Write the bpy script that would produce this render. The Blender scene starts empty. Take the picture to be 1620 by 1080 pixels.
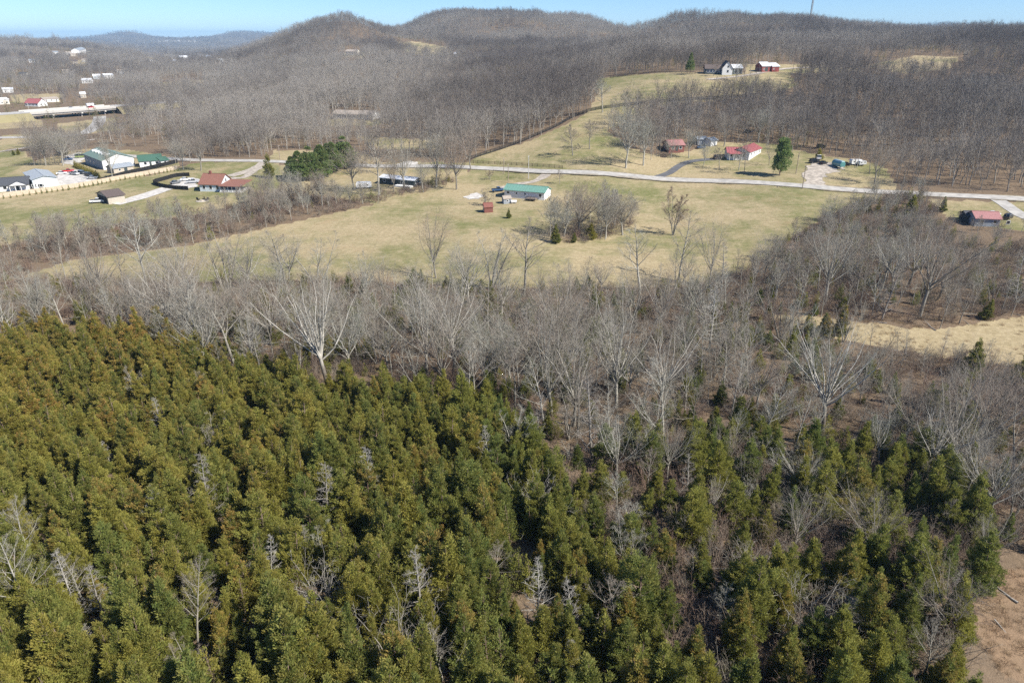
import bpy, math, random
import numpy as np
from mathutils import Vector
R = math.radians
scene = bpy.context.scene
col = scene.collection
rng = np.random.RandomState(7)
random.seed(7)

# ------------------------------------------------------------------ camera, sky, sun, exposure
CZ, PITCH, FPX = 60.0, R(23.96), 1080.0
cd = bpy.data.cameras.new('camera'); cam = bpy.data.objects.new('camera', cd); col.objects.link(cam)
cam.location = (0, 0, CZ); cam.rotation_euler = (R(90) - PITCH, 0, 0)
cd.lens, cd.sensor_width, cd.clip_start, cd.clip_end = 24.0, 36.0, 0.5, 60000
scene.camera = cam
SUN_AZ, SUN_EL = R(119), R(43)          # azimuth clockwise from the view direction (+y)
world = bpy.data.worlds.new('World'); scene.world = world; world.use_nodes = True
wn = world.node_tree.nodes; wn.clear()
sky = wn.new('ShaderNodeTexSky'); sky.sky_type = 'NISHITA'; sky.sun_disc = False
sky.sun_elevation = SUN_EL; sky.sun_rotation = SUN_AZ
sky.altitude = 2500; sky.air_density, sky.dust_density, sky.ozone_density = 1.0, 0.0, 9.0
bg = wn.new('ShaderNodeBackground'); bg.inputs['Strength'].default_value = 0.08
wo = wn.new('ShaderNodeOutputWorld')
world.node_tree.links.new(sky.outputs[0], bg.inputs[0]); world.node_tree.links.new(bg.outputs[0], wo.inputs[0])
sl = bpy.data.lights.new('sun', 'SUN'); sl.energy = 4.6; sl.angle = R(0.53); sl.color = (1.0, 0.95, 0.87)
so = bpy.data.objects.new('sun', sl); col.objects.link(so); so.location = (80, -40, 120)
sd = Vector((math.sin(SUN_AZ) * math.cos(SUN_EL), math.cos(SUN_AZ) * math.cos(SUN_EL), math.sin(SUN_EL)))
so.rotation_euler = sd.to_track_quat('Z', 'Y').to_euler()
scene.view_settings.view_transform = 'Standard'; scene.view_settings.look = 'None'
scene.view_settings.exposure = 0.92; scene.view_settings.gamma = 1.0; scene.view_settings.use_curve_mapping = False
scene.render.engine = 'CYCLES'
scene.cycles.max_bounces = 5; scene.cycles.diffuse_bounces = 2; scene.cycles.glossy_bounces = 2
scene.cycles.transmission_bounces = 2; scene.cycles.volume_bounces = 0; scene.cycles.transparent_max_bounces = 6
scene.cycles.use_denoising = False
scene.cycles.use_adaptive_sampling = False

# ------------------------------------------------------------------ terrain: heights from surveyed points
cP, sP = math.cos(PITCH), math.sin(PITCH)
def depth_of(y, z): return y * cP - (z - CZ) * sP
def project(x, y, z):
    d = y * cP - (z - CZ) * sP; u = y * sP + (z - CZ) * cP
    d = np.where(np.abs(d) < 1e-3, 1e-3, d)
    return 810 + FPX * x / d, 540 - FPX * u / d, d
SURVEY = [  # (bearing column, metres ahead, ground height)
 (-300,40,8),(300,40,8),(810,40,7),(1300,40,5),(1900,40,3),
 (-200,80,6),(300,80,6),(810,80,4),(1300,80,2),(1900,80,1),
 (-200,130,3),(300,125,2),(810,115,0),(1300,110,-1),(1900,110,-1),
 (-200,180,0),(300,170,0),(810,165,0),(1300,160,0),(1800,150,0),
 (-100,240,-1),(300,240,0),(810,230,1),(1300,220,2),(1750,200,2),
 (0,310,-1),(250,330,0),(500,330,1),(810,300,2.5),(1100,290,3),(1400,275,4),(1750,250,4),
 (-200,400,-3),(0,400,-3),(250,380,0),(420,360,2),(600,350,3),(800,340,5),(1050,330,7),(1300,320,8),(1600,300,8),(1850,300,9),
 (-200,600,-4),(0,600,-4),(150,600,-4),(300,520,0),(540,480,4),(700,430,9),(850,390,13),(960,430,23),(1100,400,18),(1300,400,14),(1500,400,18),(1750,380,16),
 (1140,530,37),(1050,500,33),(950,500,27),(1250,520,36),(1450,560,28),(1650,520,28),(1850,500,30),
 (1450,610,34),(1450,650,41),(1450,720,46),(1650,650,42),(1850,650,44),
 (540,600,12),(700,600,14),(820,600,22),
 (400,800,5),(540,900,22),(700,900,25),(850,850,31),(1000,750,42),(1150,700,46),(1300,750,45),
 (0,1000,-2),(200,1000,-4),(300,1000,-5),(400,1200,20),
 (50,1700,20),(120,1700,22),(0,2200,42),(100,2300,38),(200,2000,5),(300,2000,-5),(-200,1700,25),(-200,2300,45),
 (440,1450,50),(490,1480,77),(545,1500,93),(600,1500,74),(625,1550,62),(680,1850,97),(740,1900,110),(800,1900,108),(870,1850,96),(950,1750,85),(995,1600,62),(1060,1500,82),(1200,1400,87),(1300,1350,79),(1400,1100,60),(1500,900,53),(1600,900,57),(1750,900,57),(1850,900,57),
 (625,1850,66),(625,1680,60),(652,1850,80),(990,1850,62),(990,1380,58),(400,1420,30),(465,1460,62),(520,1500,90),(572,1500,88),(710,1880,106),(840,1880,101),(905,1800,92),(1130,1450,88),(1350,1250,68),(1450,1000,55),(585,1300,50),(660,1400,48),(820,1500,70),(920,1450,62),(1010,1250,46),
 (545,1200,50),(640,1150,34),(740,1300,45),(900,1200,45),(1050,1100,55),(1200,1050,60),
 (480,2800,40),(600,2800,55),(750,2800,60),(900,2800,60),(1100,2800,55),(1300,2800,50),(1500,2800,45),(1750,2800,45),
 (480,4000,10),(750,4000,20),(1100,4000,20),
 (1490,5000,140),(1420,5000,100),(1560,5000,105),(1750,5000,60),
 (200,3000,-5),(300,3000,-5),(400,3000,0),(100,3500,20),(-200,3500,25),(200,5000,-8),(300,5000,-8),(400,5000,-8),(0,5000,5),(-200,5000,5),
 (110,8500,20),(155,8500,62),(175,8500,95),(205,8500,112),(232,8500,80),(265,8500,30),(300,8500,22),(345,8500,70),(380,8500,122),(410,8500,105),(440,8500,85),(0,8500,20),(-200,8500,45),(600,8500,40),(1000,8500,40),(1500,8500,40),
 (-200,13500,0),(300,13500,0),(800,13500,0),(1300,13500,0),(1800,13500,0),
 (-200,12,8),(810,12,8),(1800,12,4)]
_S = np.array(SURVEY, float)
_sx = (_S[:,0] - 810) / FPX * depth_of(_S[:,1], _S[:,2]); _sy = _S[:,1]; _sz = _S[:,2]
KT = 2.2
def _uv(x, y):
    r = np.hypot(x, y); t = np.clip(np.arctan2(x, y), -R(50), R(50))
    return np.log(np.maximum(r, 6.0)), t * KT
_pu, _pv = _uv(_sx, _sy)
def _phi(d2): return np.where(d2 > 1e-12, 0.5 * d2 * np.log(np.maximum(d2, 1e-12)), 0)
_n = len(_pu)
_A = np.zeros((_n + 3, _n + 3)); _A[:_n,:_n] = _phi((_pu[:,None]-_pu)**2 + (_pv[:,None]-_pv)**2) + np.eye(_n) * 1e-4
_A[:_n,_n] = 1; _A[:_n,_n+1] = _pu; _A[:_n,_n+2] = _pv; _A[_n:,:_n] = _A[:_n,_n:].T
_w = np.linalg.solve(_A, np.r_[_sz, 0, 0, 0])
# tabulated on a regular (log distance, bearing) lattice
U0, U1, NU, NT = math.log(6.0), math.log(15000.0), 560, 301
_tu = np.linspace(U0, U1, NU); _tv = np.linspace(-R(50), R(50), NT) * KT
_T = np.zeros((NU, NT))
for i in range(NU):
    d2 = (_tu[i] - _pu)[None,:]**2 + (_tv[:,None] - _pv[None,:])**2
    _T[i] = _phi(d2) @ _w[:_n] + _w[_n] + _w[_n+1]*_tu[i] + _w[_n+2]*_tv
def _hash(ix, iy, s):
    h = (ix.astype(np.int64) * 374761393 + iy.astype(np.int64) * 668265263 + s * 1442695041) & 0x7fffffff
    h = (h ^ (h >> 13)) * 1274126177 & 0x7fffffff
    return ((h ^ (h >> 16)) & 0xffff) / 65535.0
def vnoise(x, y, s=0):
    x = np.asarray(x, float); y = np.asarray(y, float)
    ix, iy = np.floor(x), np.floor(y); fx, fy = x - ix, y - iy
    fx = fx*fx*(3-2*fx); fy = fy*fy*(3-2*fy)
    a = _hash(ix, iy, s); b = _hash(ix+1, iy, s); c = _hash(ix, iy+1, s); d = _hash(ix+1, iy+1, s)
    return (a*(1-fx)+b*fx)*(1-fy) + (c*(1-fx)+d*fx)*fy
def height(x, y):
    x = np.asarray(x, float); y = np.asarray(y, float)
    u, v = _uv(x, y)
    fu = np.clip((u - U0) / (U1 - U0) * (NU - 1), 0, NU - 1.001); fv = np.clip((v / KT + R(50)) / R(100) * (NT - 1), 0, NT - 1.001)
    i, j = fu.astype(int), fv.astype(int); a, b = fu - i, fv - j
    z = (_T[i,j]*(1-b) + _T[i,j+1]*b)*(1-a) + (_T[i+1,j]*(1-b) + _T[i+1,j+1]*b)*a
    r = np.hypot(x, y)
    z = z + (vnoise(x/9, y/9, 3) - .5) * .9 * np.clip((170 - r)/60, 0, 1)
    return z + ((vnoise(x/55, y/55, 4) - .5) * 8 + (vnoise(x/160, y/160, 9) - .5) * 16) * np.clip((r - 750)/500, 0, 1) + (vnoise(x/300, y/300, 5) - .5) * 22 * np.clip((r - 2600)/1500, 0, 1)
def H1(x, y): return float(height(np.array([x]), np.array([y]))[0])
_RT = np.exp(np.linspace(math.log(25), math.log(12000), 2400))
def at(px, py):
    """the point of the ground that shows at a column and row of the photograph"""
    xc, yc = (px - 810) / FPX, -(py - 540) / FPX
    d = np.array([xc, cP + yc*sP, -sP + yc*cP]); t = _RT / math.hypot(d[0], d[1])
    x, y, z = d[0]*t, d[1]*t, CZ + d[2]*t
    k = np.nonzero(z < height(x, y))[0]
    k = k[0] if len(k) else len(t) - 1
    lo, hi = t[max(k-1, 0)], t[k]
    for _ in range(18):
        m = (lo + hi) / 2
        if CZ + d[2]*m < H1(d[0]*m, d[1]*m): hi = m
        else: lo = m
    return Vector((d[0]*hi, d[1]*hi, H1(d[0]*hi, d[1]*hi)))
def ppm(p): return FPX / (p[1]*cP - (p[2]-CZ)*sP)     # photograph pixels per metre there
def inpoly(px, py, poly):
    r = np.zeros(px.shape, bool); n = len(poly)
    for i in range(n):
        x1, y1 = poly[i]; x2, y2 = poly[(i+1) % n]
        if y1 == y2: continue
        c = ((y1 > py) != (y2 > py)) & (px < (x2-x1)*(py-y1)/(y2-y1) + x1)
        r ^= c
    return r

# ------------------------------------------------------------------ land use (outlines of fields, lawns and woods)
P_MAIN = [(30,440),(110,412),(200,401),(300,388),(470,350),(600,322),(690,300),(735,283),(745,266),(860,272),(1000,280),(1200,292),(1420,307),(1350,322),(1290,352),(1240,385),(1190,425),(1120,447),(1000,455),(880,458),(760,456),(640,448),(540,442),(420,446),(300,446),(190,446)]
P_PASTURE = [(740,258),(760,243),(830,226),(890,200),(930,178),(945,150),(945,124),(1060,113),(1150,116),(1250,116),(1262,135),(1215,152),(1120,160),(1060,166),(1000,190),(960,205),(1000,236),(1060,250),(1100,262),(1260,275),(1262,292),(1000,280),(860,272),(745,266)]
P_YARD = [(1040,262),(1060,244),(1100,238),(1130,225),(1215,226),(1270,240),(1400,262),(1420,300),(1262,292),(1100,280)]
P_LEFT = [(-150,330),(0,318),(150,296),(280,268),(300,258),(420,253),(445,262),(445,300),(390,318),(330,338),(200,352),(100,368),(0,390),(-150,420)]
P_UPLEFT = [(-150,235),(0,236),(35,238),(62,262),(50,285),(0,285),(-150,300)]
P_LOT = [(-150,300),(0,280),(40,262),(100,240),(140,236),(215,238),(270,248),(285,262),(150,300),(0,318),(-150,330)]
P_PINES = [(440,262),(600,256),(740,262),(740,283),(690,300),(600,322),(560,318),(445,300)]
P_CLEAR = [(1205,498),(1290,500),(1400,514),(1480,522),(1560,508),(1620,500),(1760,495),(1760,575),(1620,580),(1560,576),(1480,562),(1440,556),(1390,550),(1300,528)]
P_PATCH = [(1500,930),(1545,905),(1640,895),(1760,900),(1800,1120),(1590,1075),(1530,1010)]
P_RIGHT = [(1470,316),(1700,322),(1700,372),(1560,358),(1500,345)]
P_HILLFIELD = [[(622,68),(660,66),(705,74),(712,86),(690,92),(632,80)],[(1365,104),(1450,88),(1520,90),(1500,110),(1430,116)],[(250,130),(325,127),(325,139),(258,146)],[(560,214),(690,222),(690,236),(600,236)],[(208,88),(260,87),(262,93),(210,94)],[(18,70),(45,72),(40,78),(16,76)],[(110,96),(140,94),(140,110),(112,112)],[(15,150),(100,148),(95,162),(15,163)],[(0,180),(55,182),(70,200),(0,205)],[(90,196),(180,186),(190,206),(100,216)],[(1180,102),(1290,102),(1360,108),(1360,114),(1180,118)],[(515,188),(600,188),(600,198),(520,200)],[(0,215),(120,208),(125,226),(0,236)],[(650,256),(745,258),(745,266),(650,264)],[(430,238),(560,238),(600,250),(600,262),(430,256)],[(545,80),(575,82),(575,92),(545,90)],[(760,88),(785,86),(785,92),(760,92)]]
P_CEDAR = [(-500,600),(0,580),(60,545),(120,540),(200,550),(330,595),(470,612),(600,606),(700,636),(790,655),(850,700),(880,760),(920,830),(1000,900),(1050,1000),(1080,1100),(1100,1700),(-700,1700)]
P_MIX = [(860,730),(920,735),(1040,705),(1200,715),(1440,740),(1540,830),(1560,900),(1510,960),(1500,1100),(1500,1500),(1100,1700),(1080,1100),(1050,1000),(1000,900),(920,830)]
P_WOOD = [(-500,470),(0,440),(190,446),(300,446),(420,446),(540,442),(640,448),(760,456),(880,458),(1000,455),(1120,447),(1190,425),(1240,385),(1290,352),(1350,322),(1420,307),(1470,316),(1500,345),(1560,358),(1760,380),(1760,495),(1620,500),(1560,508),(1480,522),(1400,514),(1290,500),(1205,498),(1300,528),(1390,550),(1440,556),(1560,576),(1760,580),(1900,900),(1540,900),(1540,830),(1440,740),(1200,715),(1040,705),(920,735),(860,715),(790,655),(700,636),(600,606),(470,612),(330,595),(200,550),(120,540),(60,545),(0,580),(-500,600)]
P_HEDGE = [(-500,440),(-150,425),(0,392),(100,372),(200,356),(330,342),(440,306),(560,318),(690,286),(735,283),(690,300),(600,322),(470,350),(300,388),(200,401),(110,412),(30,440),(0,440),(-500,470)]
P_BARE = [[(915,745),(965,768),(978,790),(960,805),(932,790)],[(820,975),(870,990),(870,1015),(815,1000)],[(60,945),(150,960),(170,1000),(90,1010)],[(560,600),(600,590),(600,640),(560,640)],[(1130,770),(1190,775),(1190,800),(1135,795)]]

# ------------------------------------------------------------------ materials
def mat(name):
    m = bpy.data.materials.new(name); m.use_nodes = True
    nt = m.node_tree; b = nt.nodes['Principled BSDF']
    b.inputs['Specular IOR Level'].default_value = 0.25; b.inputs['Roughness'].default_value = 0.85
    return m, nt, b
class N:
    """small helper to wire shader nodes"""
    def __init__(s, nt): s.nt = nt
    def link(s, a, b): s.nt.links.new(a, b)
    def val(s, v, sock):
        if hasattr(v, 'is_linked'): s.link(v, sock)
        elif isinstance(v, (tuple, list)): sock.default_value = (*v, 1) if len(v) == 3 and sock.type == 'RGBA' else v
        else: sock.default_value = v
    def coord(s): return s.nt.nodes.new('ShaderNodeNewGeometry').outputs['Position']
    def obco(s): return s.nt.nodes.new('ShaderNodeTexCoord').outputs['Object']
    def noise(s, scale, detail=3, rough=.55, vec=None, dist=0):
        n = s.nt.nodes.new('ShaderNodeTexNoise'); n.inputs['Scale'].default_value = scale; n.inputs['Detail'].default_value = detail
        n.inputs['Roughness'].default_value = rough; n.inputs['Distortion'].default_value = dist
        if vec is not None: s.link(vec, n.inputs['Vector'])
        return n.outputs['Fac']
    def ramp(s, f, a, b):
        n = s.nt.nodes.new('ShaderNodeMapRange'); n.interpolation_type = 'SMOOTHSTEP'
        s.val(f, n.inputs[0]); n.inputs[1].default_value = a; n.inputs[2].default_value = b
        return n.outputs[0]
    def mix(s, f, a, b):
        n = s.nt.nodes.new('ShaderNodeMix'); n.data_type = 'RGBA'
        s.val(f, n.inputs[0]); s.val(a, n.inputs[6]); s.val(b, n.inputs[7]); return n.outputs[2]
    def math(s, op, a, b=0.0):
        n = s.nt.nodes.new('ShaderNodeMath'); n.operation = op; s.val(a, n.inputs[0]); s.val(b, n.inputs[1]); return n.outputs[0]
    def attr(s, name, kind='GEOMETRY'):
        n = s.nt.nodes.new('ShaderNodeAttribute'); n.attribute_name = name; n.attribute_type = kind; return n.outputs['Fac']
    def scale(s, vec, v):
        n = s.nt.nodes.new('ShaderNodeVectorMath'); n.operation = 'MULTIPLY'; s.link(vec, n.inputs[0]); n.inputs[1].default_value = v; return n.outputs[0]
    def bump(s, h, strength, dist, b):
        n = s.nt.nodes.new('ShaderNodeBump'); n.inputs['Strength'].default_value = strength; n.inputs['Distance'].default_value = dist
        s.link(h, n.inputs['Height']); s.link(n.outputs[0], b.inputs['Normal'])

def ground_material():
    m, nt, b = mat('ground'); k = N(nt); c = k.coord()
    big, mid, fine, tiny = k.noise(.02, 4, .6, c), k.noise(.13, 4, .6, c), k.noise(.9, 4, .7, c), k.noise(5, 3, .7, c)
    litter = k.mix(k.ramp(fine, .3, .7), (.125,.09,.058), (.235,.17,.112))
    litter = k.mix(k.ramp(mid, .35, .7), litter, (.17,.125,.085))
    litter = k.mix(k.math('MULTIPLY', k.ramp(tiny, .5, .75), .6), litter, (.34,.245,.17))
    straw = k.mix(k.ramp(fine, .3, .7), (.33,.26,.15), (.45,.37,.225))
    green = k.mix(k.ramp(fine, .3, .7), (.135,.15,.05), (.205,.205,.085))
    gm = k.math('ADD', k.math('MULTIPLY', k.math('SUBTRACT', big, .5), 3.0), k.math('MULTIPLY', k.math('SUBTRACT', mid, .5), 1.0))
    gm = k.math('ADD', gm, k.attr('green'))
    rows = nt.nodes.new('ShaderNodeTexWave'); rows.inputs['Scale'].default_value = .11; rows.inputs['Distortion'].default_value = 9; rows.inputs['Detail'].default_value = 3; rows.inputs['Detail Scale'].default_value = .6
    k.link(k.scale(c, (.55, 1.6, 0)), rows.inputs['Vector']); gm = k.math('ADD', gm, k.math('MULTIPLY', k.math('SUBTRACT', rows.outputs['Fac'], .5), .10))
    st = k.noise(.35, 3, .6, k.scale(c, (.35, 1.3, 1)))
    gm = k.math('ADD', gm, k.math('MULTIPLY', k.math('SUBTRACT', st, .5), .7))
    field = k.mix(k.ramp(gm, .0, 1.0), straw, green)
    field = k.mix(k.math('MULTIPLY', k.ramp(k.noise(.055, 5, .65, c), .56, .72), .45), field, (.35,.245,.14))
    tus = k.noise(.5, 5, .75, c, 1.2); field = k.mix(k.math('MULTIPLY', k.ramp(tus, .45, .7), .55), field, (.235,.19,.10)); field = k.mix(k.math('MULTIPLY', k.ramp(k.noise(.21, 4, .7, c, 1), .52, .7), .5), field, (.44,.36,.23))
    edge = k.math('ADD', k.attr('grass'), k.math('MULTIPLY', k.math('SUBTRACT', k.noise(.25, 4, .65, c), .5), .8))
    out = k.mix(k.ramp(edge, .38, .62), litter, field)
    out = k.mix(k.ramp(k.math('ADD', k.attr('dirt'), k.math('MULTIPLY', k.math('SUBTRACT', mid, .5), .6)), .4, .7), out, k.mix(fine, (.205,.135,.085), (.31,.215,.135)))
    out = k.mix(k.math('MULTIPLY', k.ramp(tiny, .3, .8), .25), out, (.10,.085,.05))
    out = k.mix(k.attr('town'), out, k.mix(k.ramp(k.noise(.03, 5, .7, c), .35, .65), (.12,.095,.075), (.20,.17,.13)))
    k.link(out, b.inputs['Base Color']); b.inputs['Roughness'].default_value = .95; b.inputs['Specular IOR Level'].default_value = .1
    k.bump(k.math('ADD', fine, tiny), .5, .25, b)
    return m
M = {}
M['ground'] = ground_material()
def plain(name, c, rough=.8, spec=.25, var=.12, scale=3, metal=0):
    m, nt, b = mat(name); k = N(nt); n = k.noise(scale, 4, .6, k.obco())
    d = tuple(x * (1 - var*2) for x in c); l = tuple(min(x * (1 + var), 1) for x in c)
    k.link(k.mix(k.ramp(n, .3, .7), d, l), b.inputs['Base Color'])
    b.inputs['Roughness'].default_value = rough; b.inputs['Specular IOR Level'].default_value = spec; b.inputs['Metallic'].default_value = metal
    M[name] = m; return m
def cedar_material(name, greens, bronze):
    m, nt, b = mat(name); k = N(nt)
    rn, br = k.attr('rn', 'INSTANCER'), k.attr('br', 'INSTANCER')
    tip, tint = k.attr('tip'), k.attr('tint')
    g = k.mix(rn, greens[0], greens[1])
    g = k.mix(k.math('MULTIPLY', tint, .55), g, greens[2])
    f = k.math('ADD', k.math('MULTIPLY', tip, .7), k.math('MULTIPLY', k.math('SUBTRACT', tint, .5), .6))
    f = k.math('MULTIPLY', k.ramp(f, .05, .75), br)
    out = k.mix(f, g, k.mix(tint, bronze[0], bronze[1]))
    b.inputs['Roughness'].default_value = .7; b.inputs['Specular IOR Level'].default_value = .2
    k.link(out, b.inputs['Base Color'])
    tr = nt.nodes.new('ShaderNodeBsdfTranslucent'); k.link(out, tr.inputs[0])
    mx = nt.nodes.new('ShaderNodeMixShader'); mx.inputs[0].default_value = .48
    k.link(b.outputs[0], mx.inputs[1]); k.link(tr.outputs[0], mx.inputs[2])
    k.link(mx.outputs[0], nt.nodes['Material Output'].inputs[0])
    M[name] = m
cedar_material('cedar_foliage', ((.125,.185,.05),(.285,.28,.055),(.40,.375,.10)), ((.42,.22,.06),(.50,.34,.11)))
cedar_material('pine_foliage', ((.14,.235,.09),(.20,.28,.09),(.32,.37,.14)), ((.14,.15,.05),(.16,.16,.06)))
def bark_material(name, a, b2, c, base=None, zh=6.0):
    m, nt, b = mat(name); k = N(nt); o = k.obco(); rn = k.attr('rn', 'INSTANCER')
    v = k.mix(k.ramp(k.noise(1.3, 3, .6, o), .3, .7), a, b2)
    v = k.mix(k.math('MULTIPLY', rn, .8), v, c)
    if base is not None:
        s = nt.nodes.new('ShaderNodeSeparateXYZ'); k.link(o, s.inputs[0])
        h = k.math('ADD', s.outputs[2], k.math('MULTIPLY', k.math('SUBTRACT', k.noise(.8, 3, .6, o), .5), 4))
        v = k.mix(k.ramp(h, zh*.5, zh*1.3), base, v)
    k.link(v, b.inputs['Base Color']); b.inputs['Roughness'].default_value = .9; b.inputs['Specular IOR Level'].default_value = .15
    M[name] = m
bark_material('grey_bark', (.27,.255,.21), (.47,.45,.39), (.185,.165,.135))
bark_material('grey_twig', (.215,.215,.175), (.36,.355,.30), (.23,.17,.135))
bark_material('white_bark', (.36,.34,.29), (.54,.51,.45), (.33,.305,.26), base=(.13,.11,.09), zh=5)
bark_material('dead_bark', (.27,.255,.22), (.42,.40,.36), (.24,.215,.185))
bark_material('cedar_bark', (.16,.11,.08), (.24,.18,.14), (.17,.13,.10))
bark_material('brush_twig', (.175,.155,.118), (.28,.25,.20), (.215,.13,.098))
bark_material('far_twig', (.185,.165,.142), (.35,.32,.28), (.09,.074,.066))
bark_material('far_bark', (.27,.25,.215), (.46,.43,.37), (.15,.125,.105))
# ------------------------------------------------------------------ mesh helpers
def raw_mesh(name, V, F, mats, mi=None, attrs=None):
    """V n x 3, F m x 4 quads"""
    me = bpy.data.meshes.new(name); V = np.asarray(V, np.float32); F = np.asarray(F, np.int32)
    me.vertices.add(len(V)); me.vertices.foreach_set('co', V.ravel())
    me.loops.add(F.size); me.loops.foreach_set('vertex_index', F.ravel())
    me.polygons.add(len(F)); me.polygons.foreach_set('loop_start', np.arange(0, F.size, 4, dtype=np.int32))
    for m in mats: me.materials.append(m)
    if mi is not None: me.polygons.foreach_set('material_index', np.asarray(mi, np.int32))
    for k, v in (attrs or {}).items():
        a = me.attributes.new(k, 'FLOAT', 'POINT'); a.data.foreach_set('value', np.asarray(v, np.float32))
    me.update(calc_edges=True); return me
def link(name, me, parent=None, loc=None):
    o = bpy.data.objects.new(name, me); col.objects.link(o)
    if parent is not None: o.parent = parent
    if loc is not None: o.location = loc
    return o
def tag(o, label=None, cat=None, group=None, kind=None):
    if label: o['label'] = label
    if cat: o['category'] = cat
    if group: o['group'] = group
    if kind: o['kind'] = kind
    return o
def thing(name, label, cat, loc, rz=0, group=None, scale=1):
    o = bpy.data.objects.new(name, None); col.objects.link(o); o.location = loc; o.rotation_euler = (0, 0, rz)
    o.scale = (scale,)*3; o.empty_display_size = .2
    return tag(o, label, cat, group)
class Mesh:
    """collects quads with numpy"""
    def __init__(s): s.V, s.F, s.n = [], [], 0
    def add(s, V, F): s.V.append(V); s.F.append(F + s.n); s.n += len(V)
    def tubes(s, lines, k):
        """lines: list of (points n x 3, radii n), all of one n"""
        if not lines: return
        P = np.array([l[0] for l in lines]); r = np.array([l[1] for l in lines]); m, n, _ = P.shape
        T = np.gradient(P, axis=1); T /= np.linalg.norm(T, axis=2, keepdims=True) + 1e-9
        ref = np.array([.31, .77, .55]) if k > 2 else rng.normal(size=(m, 1, 3))
        A = np.cross(T, ref); A /= np.linalg.norm(A, axis=2, keepdims=True) + 1e-9
        if k == 2:
            V = np.stack([P + A*r[...,None], P - A*r[...,None]], 2)
        else:
            B = np.cross(T, A); an = np.arange(k) * 2*math.pi/k
            V = P[:,:,None,:] + r[:,:,None,None]*(np.cos(an)[:,None]*A[:,:,None,:] + np.sin(an)[:,None]*B[:,:,None,:])
        idx = np.arange(m*n*k).reshape(m, n, k); q = idx[:,:-1]; p = idx[:,1:]
        if k == 2: F = np.stack([q[...,0], q[...,1], p[...,1], p[...,0]], -1).reshape(-1, 4)
        else: F = np.stack([q, np.roll(q, -1, 2), np.roll(p, -1, 2), p], -1).reshape(-1, 4)
        s.add(V.reshape(-1, 3), F)
    def arrays(s): return np.concatenate(s.V), np.concatenate(s.F)

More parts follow.
